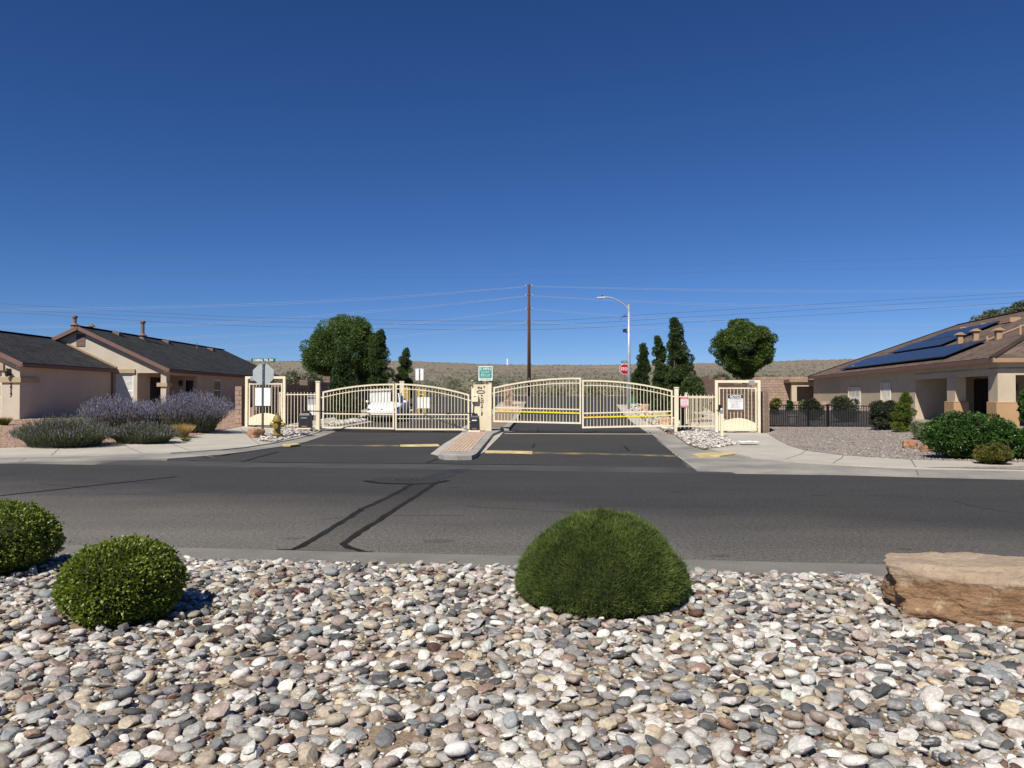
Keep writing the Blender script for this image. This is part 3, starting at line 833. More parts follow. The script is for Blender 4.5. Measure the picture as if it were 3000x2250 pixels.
def gate_leaf(xh, xc, zb, hs, hp, shear, zmid, npk, label, tape=None, ztape=.46, extra_rail=None, scrolls=True):
    """hinge at xh, meets its twin at xc; arch rises from hs to hp above the bottom rail"""
    s = 1 if xc > xh else -1
    w = abs(xc - xh) * GS - .02
    t = thing('gate_leaf', label, 'gate', (xh, GY(xh), zb), RZG, 'driveway gate leaves', local=True)
    c = M['cream']
    sh = lambda x: shear * x * s                      # the leaf leans with the ground
    arch = lambda x: hs + (hp - hs) * (1 - (1 - x / w) ** 2)
    X = lambda x: x * s
    fr = .065
    MB().bar((X(.035), 0, sh(0)), (X(.035), 0, arch(.03) + sh(0)), fr, fr).build('stile', c, t)
    MB().bar((X(w - .035), 0, sh(w)), (X(w - .035), 0, arch(w) + sh(w)), fr, fr).build('stile', c, t)
    MB().bar((X(0), 0, .035 + sh(0)), (X(w), 0, .035 + sh(w)), .06, .07).build('bottom_rail', c, t)
    MB().bar((X(0.07), 0, zmid + sh(0)), (X(w - .07), 0, zmid + sh(w)), .045, .05).build('middle_rail', c, t)
    for nm, dz, th in (('top_rail', -.032, .066), ('arch_rail', -.225, .036)):
        mb = MB()
        q = [(X(.0 + w * i / 16 if dz > -.1 else .07 + (w - .14) * i / 16), 0, arch(w * i / 16) + dz + sh(w * i / 16)) for i in range(17)]
        for a, b in zip(q, q[1:]): mb.bar(a, b, .055 if dz > -.1 else .035, th)
        mb.build(nm, c, t)
    if extra_rail: MB().bar((X(.07), .06, extra_rail + sh(0)), (X(w - .07), .06, extra_rail + sh(w)), .025, .03).build('lower_rail', c, t)
    for k in range(npk):
        x = .07 + (w - .14) * (k + 1) / (npk + 1)
        inst('picket', PK, t, (X(x), 0, .06 + sh(x)), scale=(1, 1, arch(x) - .15 + (.07 if k % 2 == 0 else .02) - .06))
        if scrolls and k % 2 == 0 and not (k > npk - 2):
            inst('scroll', SCR, t, (X(x), 0, arch(x) - .13 + sh(x)), scale=(1.15, 1, 1.25))
    if tape:
        mb = MB().bar((X(.075), -.045, ztape + sh(0)), (X(w - .075), -.045, ztape - .01 + sh(w)), .02, .06)
        tp = mb.build('reflective_strip', M['yellow_tape'], t)
        mm = MB()
        for k in range(12):
            x = .2 + (w - .4) * k / 11
            mm.box(X(x) - .015, X(x) + .015, -.062, -.05, ztape + .018 + sh(x), ztape + .045 + sh(x))
        mm.build('clip', M['scroll'], tp)
        # upright tube behind the strip
        MB().bar((X(w * .28), .03, .05 + sh(w * .28)), (X(w * .28), .03, zmid + sh(w * .28)), .05, .05).build('brace', c, t)
    for z in (.35, hs - .25):
        MB().tube((X(-.06), 0, z), (X(.0), 0, z), .028, .028, 8).build('hinge', c, t)
    return t

LG0, LG1, LGC = -8.07, -1.79, -4.95
gate_leaf(LG0, LGC, .21, 1.55, 1.925, -.013, .62, 21, 'cream arched gate leaf with a tall white board, beside the hydrant-side post')
gate_leaf(LG1, LGC, .14, 1.50, 1.965, .0, .66, 21, 'cream arched gate leaf with a smaller white board, hinged at the lettered pilaster', extra_rail=.48)
RG0, RG1, RGC = -.78, 6.58, 2.88
gate_leaf(RG0, RGC, .49, 1.45, 1.915, -.020, .60, 25, 'cream arched gate leaf with yellow strip, hinged at the lettered pilaster', tape=True)
gate_leaf(RG1, RGC, .33, 1.47, 1.995, .024, .62, 25, 'cream arched gate leaf with yellow strip, hinged by the stone bed', tape=True)

def post(x, y, z0, z1, w, name, label, group='square cream posts', fitting=False):
    t = thing(name, label, 'post', (x, y, z0), RZG, group, local=True)
    MB().box(-w / 2, w / 2, -w / 2, w / 2, -.15, z1 - z0).build('shaft', M['cream'], t, bevel=.006)
    MB().box(-w / 2 - .02, w / 2 + .02, -w / 2 - .02, w / 2 + .02, z1 - z0, z1 - z0 + .03).prism([(-w / 2, -w / 2, z1 - z0 + .03), (w / 2, -w / 2, z1 - z0 + .03), (w / 2, w / 2, z1 - z0 + .03), (-w / 2, w / 2, z1 - z0 + .03)], (0, 0, .012)).build('cap', M['cream'], t, bevel=.004)
    if fitting: MB().box(w / 2 - .06, w / 2 + .05, -w / 2 - .05, -w / 2 - .005, .1, .32).build('bracket', M['black'], t)
    return t
post(-8.26, GY(-8.26), .08, 2.17, .17, 'gate_post', 'square cream gate post beside the black operator box near the hydrant')
post(6.73, GY(6.73), -.02, 1.90, .17, 'gate_post', 'square cream gate post between the yellow striped gate and the stone bed', fitting=True)

# fixed fence panels with spear pickets
def fence_panel(a, b, zb, h, n, label, name='picket_fence', rail=(.08, .10), sp=PK, mat='cream', over=.11):
    a, b = Vector(a), Vector(b)
    t = thing(name, label, 'fence', (a.x, a.y, zb), math.atan2(b.y - a.y, b.x - a.x), None, local=True)
    L = (b - a).length
    MB().bar((0, 0, rail[0]), (L, 0, rail[0]), .035, .04).build('rail', M[mat], t)
    MB().bar((0, 0, h - rail[1]), (L, 0, h - rail[1]), .035, .045).build('rail', M[mat], t)
    for k in range(n):
        inst('picket', sp, t, (L * (k + .5) / n, 0, 0), scale=(1, 1, h + (over if False else 0)))
    return t
fence_panel((-9.66, GY(-9.66)), (-8.36, GY(-8.36)), .22, 1.52, 9, 'cream picket fence panel between the walk gate and the hydrant-side gate post')
fence_panel((6.83, GY(6.83)), (8.27, GY(8.27)), .26, 1.38, 9, 'cream picket fence panel above the stone bed with the red sign')
fence_panel((-9.70, GY(-9.7) + .05), (-10.55, GY(-9.7) + 1.9), .26, 1.50, 13, 'cream picket return panel behind the hydrant-side walk gate')
fence_panel((7.55, GY(8.2) + 1.7), (8.24, GY(8.24) + .06), .26, 1.34, 14, 'cream picket return panel behind the red sign fence')
post(7.5, GY(8.2) + 1.75, .1, 1.68, .09, 'fence_post', 'slim cream fence post behind the red sign fence')

# pedestrian gates with tall frames
def walk_gate(x0, x1, z0, h, label, flabel, swing):
    y0 = GY(x0)
    fr = thing('gate_portal', flabel, 'gate portal', (x0, y0, z0), RZG, 'tall walk gate frames', local=True)
    W = (x1 - x0) * GS
    for x in (.055, W - .055): MB().box(x - .055, x + .055, -.055, .055, -.12, h).build('jamb', M['cream'], fr)
    MB().box(.11, W - .11, -.055, .055, h - .105, h - .002).build('head', M['cream'], fr)
    mb = MB().box(W * (.74 if swing > 0 else .14), W * (.86 if swing > 0 else .26), -.12, -.057, h - .19, h - .02)
    mb.build('door_closer', M['galv'], fr)
    lf_ = thing('walk_gate', label, 'gate', (x0 + .15 * math.cos(RZG), y0 + .15 * math.sin(RZG), z0 + .17), RZG, 'walk gates', local=True)
    w, hh = W - .30, h - .46
    for x in (.025, w - .025): MB().box(x - .025, x + .025, -.02, .02, 0, hh).build('stile', M['cream'], lf_)
    MB().box(.05, w - .05, -.02, .02, hh - .06, hh - .01).build('top_rail', M['cream'], lf_)
    n = 9
    for k in range(n):
        x = .05 + (w - .1) * (k + 1) / (n + 1)
        inst('picket', PK, lf_, (x, 0, .12), scale=(1, 1, hh - .18))
    # curved kick panel of vertical boards
    m_ = 9
    for k in range(m_):
        xa, xb = .05 + (w - .1) * k / m_, .05 + (w - .1) * (k + 1) / m_ - .006
        za = lambda x: .24 + .24 * (1 - ((x - w / 2) / (w / 2)) ** 2)
        mb = MB().prism([(xa, -.034, .0), (xb, -.034, .0), (xb, -.034, za(xb)), ((xa + xb) / 2, -.034, za((xa + xb) / 2)), (xa, -.034, za(xa))], (0, .012, 0))
        mb.build('board', M['cream'], lf_)
    MB().box(.0, w, -.03, .03, -.04, .03).build('bottom_rail', M['cream'], lf_)
    hx = w + .06 if swing > 0 else -.06
    for z in (.12, hh - .14): MB().tube((hx - .05, -.02, z), (hx + .05, -.02, z), .02, .02, 6).build('hinge', M['cream'], lf_)
    if swing > 0:
        mb = MB().box(-.03, .10, -.07, .05, .78, 1.02); mb.build('lock_box', M['black'], lf_)
        mb = MB().bar((-.1, -.08, .80), (.02, -.08, .80), .02, .02); mb.build('handle', M['black'], lf_)
    return lf_
walk_gate(-11.45, -9.68, .20, 2.22, 'cream walk gate with curved kick panel behind the stop sign', 'tall cream gate frame behind the stop sign and stone-block pillar', -1)
walk_gate(8.28, 10.08, .03, 2.19, 'cream walk gate carrying the NOTICE sign', 'tall cream gate frame around the NOTICE sign gate', 1)

# ------------------------------------------------------------------ lettered pilaster with intercom box
pxa, pxb = -1.68, -.86
pil = thing('pilaster', 'cream lettered pilaster panel between the two gates', 'pilaster', (pxa, GY(pxa) - .1, .13), RZG, local=True)
PW = (pxb - pxa) * GS
MB().box(.05, PW - .1, .0, .12, -.1, 1.93).build('panel', M['cream_wall'], pil)
MB().box(.05, PW + .004, -.012, .13, -.1, .645).build('base_panel', M['cream_wall'], pil)
for x in (.04, PW - .055):
    p = MB().box(x - .058, x + .058, -.006, .128, -.1, 1.97).build('corner_post', M['cream'], pil)
    MB().box(x - .072, x + .072, -.02, .14, 1.97, 2.0).build('cap', M['cream'], p)
for x, r, za, zb in ((.555, .035, 1.90, 2.10), (.02, .03, 1.86, 2.09)):
    MB().lathe([(r, za), (r, zb - .03), (r * 1.25, zb - .028), (r * 1.2, zb), (r * .4, zb + .025)], (x, -.05 if x < .1 else .06, 0), 12).build('pipe', M['cream'], pil, smooth=True)
ib = MB().box(.005, .285, -.16, -.01, 1.20, 1.48).build('intercom_box', M['cream'], pil, bevel=.012)
MB().box(.10, .20, -.166, -.155, 1.41, 1.435).build('slot', M['ink'], ib)
MB().bar((.09, -.03, 1.2), (.06, -.03, .72), .03, .03).build('conduit', M['scroll'], pil)
for k, ch in enumerate('TOWSTLE'):  # raised wall-coloured letters; the dark colour stands in for their shadows
    text(ch, 'letter', M['scroll'], pil, (.42 + .01 * (k % 2), -.012, 1.43 - .125 * k), .15, 0, .012)
mb = MB()
for i in range(20):
    a0, a1 = 2 * math.pi * i / 20, 2 * math.pi * (i + 1) / 20
    mb.bar((.38 + .165 * math.cos(a0), -.012, 1.62 + .06 * math.sin(a0)), (.38 + .165 * math.cos(a1), -.012, 1.62 + .06 * math.sin(a1)), .022, .018, (0, 1, 0))
mb.build('oval_ring', M['scroll'], pil)
text('the T', 'letter', M['scroll'], pil, (.40, -.012, 1.80), .15, 0, .01)

# green 5 MPH sign on brackets behind the pilaster
c = at(1422.5, 1094, 32.45)
sg = thing('speed_sign', 'square teal 5 MPH DO NOT BACK UP sign above the lettered pilaster', 'sign', (c.x, c.y, T(c.x, c.y)), RZG, local=True)
zc = c.z - T(c.x, c.y)
MB().box(-.30, .30, -.008, .008, zc - .305, zc + .305).build('border', M['white_vinyl'], sg)
MB().box(-.262, .262, -.013, -.009, zc - .20, zc + .268).build('panel', M['teal_sign'], sg)
text('5 MPH', 'lettering', M['letter'], sg, (0, -.016, zc + .175), .17, 0, .002, fit=.46)
text('DO NOT', 'lettering', M['letter'], sg, (0, -.016, zc + .045), .105, 0, .002, fit=.34)
text('BACK UP', 'lettering', M['letter'], sg, (0, -.016, zc - .065), .105, 0, .002, fit=.38)
text('SEVERE TIRE DAMAGE', 'lettering', M['letter'], sg, (0, -.016, zc - .15), .045, 0, .002, fit=.40)
text('OWNER NOT RESPONSIBLE', 'lettering', M['teal_sign'], sg, (0, -.012, zc - .25), .04, 0, .002, fit=.46)
for x in (-.18, .18): MB().bar((x, .03, .1), (x, .03, zc + .2), .03, .02).build('leg', M['black'], sg)
for x in (-.2, .24): MB().bar((x - .06, .0, zc - .35), (x + .06, .0, zc - .31), .03, .04).build('lamp_bracket', M['black'], sg)

# gate operators: black boxes with swing arms
def operator(px, row, y, w, h, label, arm, tagc):
    p = at(px, row, y)
    t = thing('gate_operator', label, 'gate operator', (p.x, p.y, p.z), 0, 'black gate operators', local=True)
    d = .42
    poly = lambda z0, z1, a, b: MB().quadbox([(-w / 2 + a, -d / 2 + a, z0), (w / 2 - a, -d / 2 + a, z0), (w / 2 - a, d / 2 - a, z0), (-w / 2 + a, d / 2 - a, z0), (-w / 2 + b, -d / 2 + b, z1), (w / 2 - b, -d / 2 + b, z1), (w / 2 - b, d / 2 - b, z1), (-w / 2 + b, d / 2 - b, z1)])
    poly(.06, h * .78, .0, .02).build('housing', M['black_plastic'], t, bevel=.02)
    poly(h * .785, h * .90, .018, .06).build('hood', M['black_plastic'], t, bevel=.015)
    MB().box(-w * .28, w * .28, -.12, .12, h * .9, h).build('arm_hub', M['black'], t, bevel=.01)
    MB().box(-w * .28, w * .22, -d / 2 - .004, -d / 2 + .012, h * .60, h * .655).build('badge', tagc, t)
    MB().box(-w * .22, w * .22, -d / 2 - .003, -d / 2 + .01, h * .14, h * .19).build('label_plate', M['print_dark'], t)
    f = MB().box(-w / 2 - .05, w / 2 + .03, -d / 2 - .08, d / 2 + .05, .0, .055).build('base_plate', M['cream'], t)
    for sx in (-1, 1): MB().box(sx * w * .38 - .03, sx * w * .38 + .03, -d / 2 - .05, -d / 2, -.14, .0).build('foot', M['cream'], t)
    a0, a1 = Vector((0, 0, h + .01)), Vector(arm) - p
    mid = a0.lerp(a1, .52)
    MB().tube(a0, mid, .022, .022, 8).tube(mid, a1, .014, .014, 8).build('swing_arm', M['black'], t)
    MB().tube(mid - Vector((.08, 0, 0)), mid + Vector((.08, 0, 0)), .036, .036, 8).build('arm_joint', M['black'], t)
    return t
operator(895, 1257, 31.8, .50, .74, 'black gate operator box on cream legs beside the hydrant', (-6.0, GY(-6.0) - .06, .86), M['galv'])
operator(1391, 1264, 31.4, .40, .73, 'black gate operator box on the brick median at the pilaster', (-3.7, GY(-3.7) - .06, .84), M['white'])
# dark operator column behind the red sign fence
p = at(2001, 1265, 32.3)
t = thing('operator_column', 'slim black operator cabinet behind the red sign fence', 'cabinet', (p.x, p.y, T(p.x, p.y)), 0, local=True)
MB().box(-.1, .1, -.1, .1, 0, 1.25).build('housing', M['black_plastic'], t, bevel=.015)
MB().box(-.02, .02, -.104, -.099, .15, .25).build('keyhole_plate', M['galv'], t)

# boards and signs fixed on the metalwork
def board(name, label, pxl, pxr, r0, r1, y, mat, cat='sign', th=.012, rz=RZG):
    a, b = at(pxl, r0, y), at(pxr, r1, y)
    cx = (a.x + b.x) / 2
    t = thing(name, label, cat, (cx, y, b.z), rz, local=True)
    w, h = b.x - a.x, a.z - b.z
    MB().box(-w / 2, w / 2, -th, 0, 0, h).build('panel', mat, t)
    return t, w, h
b1, w, h = board('white_board', 'tall blank white board on the gate leaf in front of the car', 1083, 1145, 1140, 1179, GY(-5.6) + .09, M['white'])
for x in (-w * .3, w * .3): MB().box(x - .02, x + .02, .001, .02, h * .1, h * .95).build('clip', M['galv'], b1)
b2, w, h = board('white_board', 'small blank white board on the gate leaf nearer the pilaster', 1221, 1261, 1163.5, 1196, GY(-3.6) + .09, M['white'])
for x in (-w * .3, w * .3): MB().box(x - .02, x + .02, .001, .02, h * .1, h * .9).build('clip', M['galv'], b2)
b3, w, h = board('white_board', 'narrow white board with grey top seen through the hydrant-side fence', 903, 924.5, 1160, 1216, GY(-8.9) + .12, M['white'])
MB().box(-w / 2, w / 2, -.02, -.013, h * .56, h).build('grey_half', M['galv_back'], b3)
b4, w, h = board('warning_sign', 'faded red and pink warning sign on the cream picket fence', 1994, 2016.5, 1163, 1194, GY(7.05) - .04, M['pink_print'])
MB().box(-w / 2, w / 2, -.016, -.0125, h * .80, h).build('header', M['red_faded'], b4)
MB().box(-w / 2, w / 2, -.016, -.0125, 0, h * .2).build('footer', M['red_faded'], b4)
for z, s in ((.9, 'WARNING'), (.1, 'NO TRESPASSING')): text(s, 'lettering', M['letter'], b4, (0, -.018, h * z), .06, 0, .001, fit=w * .8)
for k, s in enumerate(('MOVING GATE', 'CAN CAUSE', 'SERIOUS INJURY', 'OR DEATH')): text(s, 'lettering', M['red_faded'], b4, (0, -.014, h * (.70 - .13 * k)), .045, 0, .001, fit=w * .75)
b5, w, h = board('notice_sign', 'white NOTICE sign with black header on the walk gate', 2132, 2177, 1156, 1199.5, GY(9.3) - .06, M['white_vinyl'], rz=RZG + .03)
MB().box(-w / 2 + .008, w / 2 - .008, -.017, -.0125, h * .745, h - .008).build('header', M['ink'], b5)
text('NOTICE', 'lettering', M['letter'], b5, (0, -.019, h * .86), .15, 0, .002, fit=w * .72, bold=.004)
for k, s in enumerate(('Owner Management', 'Is Not Responsible', 'for Damage to', 'Vehicle in', 'Malfunction of', 'Vehicular Gate')):
    text(s, 'lettering', M['print_dark'], b5, (0, -.014, h * (.675 - .112 * k)), .07, 0, .001, fit=w * (.84 if k < 2 else .6))

# ------------------------------------------------------------------ stop sign seen from behind, with street name blade
def octagon(r, y, d):
    return [(r * math.cos(R(22.5 + 45 * k)), y, r * math.sin(R(22.5 + 45 * k))) for k in range(8)]
p = at(770, 1284, 27.6)
p.z = T(p.x, p.y) + .055
t = thing('stop_sign', 'grey back of a stop sign with the CABRAL TRL SW street blade', 'sign', p, R(4), local=True)
zz = lambda row: at(770, row, 27.6).z - p.z
MB().box(-.03, .03, -.02, .02, -.2, zz(1062)).build('pole', M['post_dark'], t)
ro = (zz(1067) - zz(1127)) / 2 / math.cos(R(22.5)); zc = (zz(1067) + zz(1127)) / 2
MB().prism([(a, .024, c_ + zc) for a, b, c_ in octagon(ro, 0, 0)], (0, .004, 0)).build('octagon_plate', M['galv_back'], t)
MB().prism([(a * .97, .0285, c_ * .97 + zc) for a, b, c_ in octagon(ro, 0, 0)], (0, .003, 0)).build('octagon_face', M['red_sign'], t)
for z in (zc + .22, zc - .22): MB().box(-.015, .015, -.03, -.02, z - .015, z + .015).build('bolt', M['galv'], t)
bz0, bz1 = zz(1061.5), zz(1049.5)
blade = MB().box(-.42, .43, -.006, .006, bz0, bz1).build('street_blade', M['green_sign'], t, bevel=.004)
text('CABRAL TRL SW', 'lettering', M['letter'], blade, (.0, -.009, (bz0 + bz1) / 2), .13, 0, .001, fit=.71, bold=.003)
MB().box(-.04, .04, -.025, .025, bz0 - .06, bz0 - .002).build('blade_bracket', M['galv'], t)
wp = MB().box(-.265, .275, -.052, -.04, zz(1189), zz(1136)).build('white_plate', M['white'], t)
wp.rotation_euler = (0, 0, R(-1))
for z in (1135, 1190): MB().box(-.26, .27, -.038, -.022, zz(z) - .02, zz(z) + .02).build('plate_bar', M['black'], t)
MB().box(-.034, .034, -.066, -.054, zz(1284) + .3, zz(1130)).build('sleeve', M['post_dark'], t)

# hydrant
p = at(812, 1284, 27.4)
p.z = T(p.x, p.y) + .08
t = thing('fire_hydrant', 'mustard yellow fire hydrant standing in pale stones by the stop sign', 'hydrant', p, 0, local=True)
MB().lathe([(.16, -.1), (.16, .06), (.19, .07), (.19, .10), (.125, .11), (.12, .30), (.125, .52), (.14, .54), (.19, .56), (.19, .60), (.15, .61), (.145, .66), (.11, .74), (.05, .79)], (0, 0, 0), 18).build('barrel', M['hydrant'], t, smooth=True, auto=True)
MB().lathe([(.035, .78), (.035, .84), (.028, .85)], (0, 0, 0), 5).build('operating_nut', M['hydrant'], t)
for s in (-1, 1):
    MB().tube((s * .1, 0, .44), (s * .21, 0, .44), .07, .07, 10).tube((s * .21, 0, .44), (s * .25, 0, .44), .082, .082, 8).tube((s * .25, 0, .44), (s * .28, 0, .44), .03, .025, 5).build('side_nozzle', M['hydrant'], t)
MB().tube((0, -.1, .40), (0, -.2, .40), .09, .09, 12).tube((0, -.2, .40), (0, -.24, .40), .1, .1, 8).tube((0, -.24, .40), (0, -.27, .40), .03, .03, 5).build('pumper_nozzle', M['hydrant'], t)

# keypad bollard
p = at(2114.5, 1284, 28.6)
t = thing('keypad_post', 'short cream keypad post at the edge of the stone bed', 'keypad post', (p.x, p.y, T(p.x, p.y)), 0, local=True)
MB().box(-.05, .05, -.05, .05, 0, .92).build('shaft', M['cream'], t)
MB().box(-.05, .05, -.06, .05, .92, 1.07).build('keypad_box', M['galv'], t, bevel=.008)
MB().lathe([(.05, 1.07), (.04, 1.10), (.012, 1.115)], (0, 0, 0), 10).build('cap', M['cream'], t)

# crumpled paper on the walk
rnd = random.Random(4)
p = gpt(2192, 1297, .12)
mb = MB(); g = {}
for i in range(9):
    for j in range(4): g[i, j] = (p.x - .30 + .075 * i + rnd.uniform(-.02, .02), p.y - .25 + .16 * j + rnd.uniform(-.03, .03), T(p.x, p.y) + .11 + .03 + .05 * abs(noise.noise((i * .7, j * .9, 2))) + rnd.uniform(0, .02))
for i in range(8):
    for j in range(3): mb.poly([g[i, j], g[i + 1, j], g[i + 1, j + 1], g[i, j + 1]])
o = mb.build('crumpled_paper', M['paper']); s_ = o.modifiers.new('s', 'SOLIDIFY'); s_.thickness = .004
tag(o, 'crumpled white paper lying on the pavement before the walk gate', 'paper')

# ------------------------------------------------------------------ block walls
def block_wall(name, label, p0, p1, segs, smooth=False, thick=.2, bh=.2, bl=.4, cat='wall', maxp=300, base=None, group=None):
    """segs: (s0, s1, ztop) along p0->p1; courses of blocks around a recessed mortar core"""
    p0, p1 = Vector((p0[0], p0[1], 0)), Vector((p1[0], p1[1], 0))
    d = (p1 - p0).normalized()
    n = Vector((-d.y, d.x, 0))
    t = thing(name, label, cat, (p0.x, p0.y, 0), 0, group)
    ma, mb_ = ('cmu_smooth', 'cmu_smooth_b') if smooth else ('cmu_face', 'cmu_face_b')
    me = [MB().box(-.5, .5, -.5, .5, -.5, .5).mesh('block', M[k]) for k in (ma, mb_)]
    rz = math.atan2(d.y, d.x)
    rnd = random.Random(len(name) + int(p0.x * 10))
    cells = []
    core = MB()
    for s0, s1, zt in segs:
        zb = min(T(*(p0 + d * s)[:2]) for s in (s0, s1)) - .15 if base is None else base
        a, b = p0 + d * s0, p0 + d * s1
        core.bar((a.x, a.y, (zb + zt) / 2), (b.x, b.y, (zb + zt) / 2), thick - .045, zt - zb - .02)
        nr = int(round((zt - zb) / bh))
        for r in range(nr):
            z = zt - (r + .5) * bh
            s = s0 - (bl / 2 if r % 2 else 0)
            while s < s1 - .02:
                e0, e1 = max(s, s0), min(s + bl, s1)
                if e1 - e0 > .06:
                    c = p0 + d * ((e0 + e1) / 2)
                    cells.append((c.length, c, e1 - e0, z, r == 0))
                s += bl
    core.build('mortar_core', M['mortar'], t)
    cells.sort(key=lambda q: q[0])
    for dist, c, L, z, cap in cells[:maxp]:
        o = inst('block', me[rnd.random() < .45], t, (c.x, c.y, z), (0, 0, rz), (L - .016, thick + (rnd.uniform(0, .025) if not smooth else rnd.uniform(0, .006)), bh - .016))
    if len(cells) > maxp:
        rest = MB()
        for dist, c, L, z, cap in cells[maxp:]:
            a, b = c - d * (L / 2 - .006), c + d * (L / 2 - .006)
            rest.bar((a.x, a.y, z), (b.x, b.y, z), thick + .006, bh - .012, mi=int(rnd.random() < .45))
        o = rest.build('far_blocks', [M[ma], M[mb_]], t, fix=False); o['kind'] = 'stuff'
    return t

W0 = Vector((10.28, 31.1, 0)); W1 = Vector((14.8, 60.2, 0))
block_wall('block_wall', 'stepped brown block wall running back beside the NOTICE walk gate', W0, W1, [(.42, 4.4, 1.78), (4.4, 9.2, 2.18), (9.2, 15, 2.38), (15, 22, 2.72), (22, 29.2, 3.05)])
block_wall('end_pillar', 'smooth block end pillar of the wall beside the NOTICE walk gate', W0 + Vector((-.02, -.05, 0)), W0 + Vector((.07, .35, 0)), [(0, .4, 1.74)], True, .22, cat='pillar')
block_wall('block_wall', 'pinkish block wall across the back of the fenced yard', (14.9, 59.5), (24, 57.5), [(0, 3.4, 2.72), (3.4, 9, 3.05)], True)
block_wall('block_wall', 'low tan planter wall in the fenced yard behind the black fence', (15.2, 50.5), (22, 48.8), [(0, 6.8, 1.25)], True)
block_wall('end_pillar', 'slim pinkish block pillar beside the lavender and walk gate', (-11.92, 33.3), (-11.62, 33.28), [(0, .3, 2.0)], True, .34, cat='pillar')
block_wall('block_wall', 'shaded stepped block wall behind the hydrant-side gate', (-11.45, 34.3), (-11.3, 61.5), [(0, 3.6, 2.02), (3.6, 8.4, 2.18), (8.4, 13.6, 2.42), (13.6, 20, 2.75), (20, 27.2, 3.25)])
for k, (s, z) in enumerate(((3.6, 2.18), (8.4, 2.42), (13.6, 2.75), (20, 3.25))):
    y = 34.3 + s
    block_wall('wall_pillar', ('pink wall pillar, %s from the walk gate along the shaded wall' % ('first', 'second', 'third', 'fourth')[k]), (-11.52, y - .2), (-11.5, y + .2), [(0, .4, z + .06)], True, .42, cat='pillar', group='pillars of the shaded block wall')

# ------------------------------------------------------------------ houses
def wall_cells(mb, P, L, z0, z1, th, holes, mi=0):
    """wall along local u in [0, L]; P(u, w, z) -> point, w runs into the house; holes are (u0, u1, z0, z1)"""
    us = sorted({0, L, *[min(max(h[0], 0), L) for h in holes], *[min(max(h[1], 0), L) for h in holes]})
    zs = sorted({z0, z1, *[h[2] for h in holes], *[h[3] for h in holes]})
    for a, b in zip(us, us[1:]):
        run = None
        cols = []
        for c, d in zip(zs, zs[1:]):
            if any(h[0] <= (a + b) / 2 <= h[1] and h[2] <= (c + d) / 2 <= h[3] for h in holes):
                if run: cols.append(run); run = None
            else: run = (run[0], d) if run else (c, d)
        if run: cols.append(run)
        for c, d in cols:
            if b - a > 1e-4 and d - c > 1e-4:
                mb.quadbox([P(a, 0, c), P(b, 0, c), P(b, th, c), P(a, th, c), P(a, 0, d), P(b, 0, d), P(b, th, d), P(a, th, d)], mi)

def roof_slab(name, quad, mat, parent, th=.09, uv=True):
    """quad: eave a, eave b, ridge b, ridge a (or a triangle); shingle UV along the eave and up the slope"""
    P = [Vector(p) for p in quad]
    o_ = off_of(parent)
    nrm = (P[1] - P[0]).cross(P[2] - P[0]).normalized()
    if nrm.z < 0: P = [P[1], P[0]] + list(reversed(P[2:])); nrm = -nrm
    mb = MB().prism(P, -nrm * th)
    me = mb.mesh(name, mat, o_)
    u = (P[1] - P[0]).normalized(); v = nrm.cross(u).normalized()
    lay = me.uv_layers.new(name='UVMap')
    for lp in me.loops:
        q = me.vertices[lp.vertex_index].co + o_ - P[0]
        lay.data[lp.index].uv = (q.dot(u), q.dot(v))
    return add(name, me, parent)

def lantern(parent, P, s=1.0):
    """wall lantern; P(a, out, z) -> point around the fixing"""
    mb = MB().quadbox([P(-.05 * s, 0, -.12 * s), P(.05 * s, 0, -.12 * s), P(.05 * s, .03, -.12 * s), P(-.05 * s, .03, -.12 * s), P(-.05 * s, 0, .12 * s), P(.05 * s, 0, .12 * s), P(.05 * s, .03, .12 * s), P(-.05 * s, .03, .12 * s)])
    mb.bar(P(0, .03, .08 * s), P(0, .16 * s, .12 * s), .025, .025)
    c = P(0, .16 * s, 0)
    mb.lathe([(.045 * s, -.16 * s), (.09 * s, .02 * s), (.10 * s, .03 * s), (.03 * s, .11 * s), (.012 * s, .14 * s)], c, 6)
    return mb.build('wall_lantern', M['scroll'], parent)

# --- house with the garage, left of the gates
H1 = thing('garage_house', 'tan stucco house with dark shingle roofs and a garage, numbered 2927', 'house', (-22, 40, .4))
GW = -21.05
PG = lambda u, w, z: Vector((-27.6 + u, 32.9 + w, z))
mb = MB()
wall_cells(mb, PG, 6.55, 0, 2.98, .25, [(1.0, 5.78, 0, 2.66)])
mb.prism([(-27.6, 32.9, 2.98), (GW, 32.9, 2.98), (-24.3, 32.9, 2.98 + 3.25 * .467 + .1)], (0, .25, 0))
PS = lambda u, w, z: Vector((GW - w, 33.15 + u, z))
wall_cells(mb, PS, 7.45, 0, 2.98, .2, [])
mb.box(-27.6, -27.4, 33.15, 40.6, 0, 2.98)
mb.build('garage_wall', M['stucco'], H1)
gd = MB().box(-26.55, -21.87, 33.02, 33.06, .3, 2.64).build('garage_door', M['door_garage'], H1)
for k in range(4):
    for j in range(4): MB().box(-26.45 + j * 1.16, -25.45 + j * 1.16, 33.0, 33.02, .45 + k * .57, .92 + k * .57).build('panel', M['door_garage'], gd)
MB().box(-26.9, -21.72, 32.82, 32.9, 2.67, 2.96).build('lintel_trim', M['trim'], H1)
MB().box(-21.86, GW + .08, 32.82, 32.899, 2.16, 2.38).box(GW + .001, GW + .08, 32.9, 34.15, 2.16, 2.38).build('corner_trim', M['trim'], H1)
lantern(H1, lambda a, o, z: Vector((-21.48 + a, 32.9 - o, 2.60 + z)), 1.25)
for k, ch in enumerate('2927'):
    text(ch, 'house_number', M['ink'], H1, (-21.42, 32.885, 2.06 - .155 * k), .20, 0, .01)
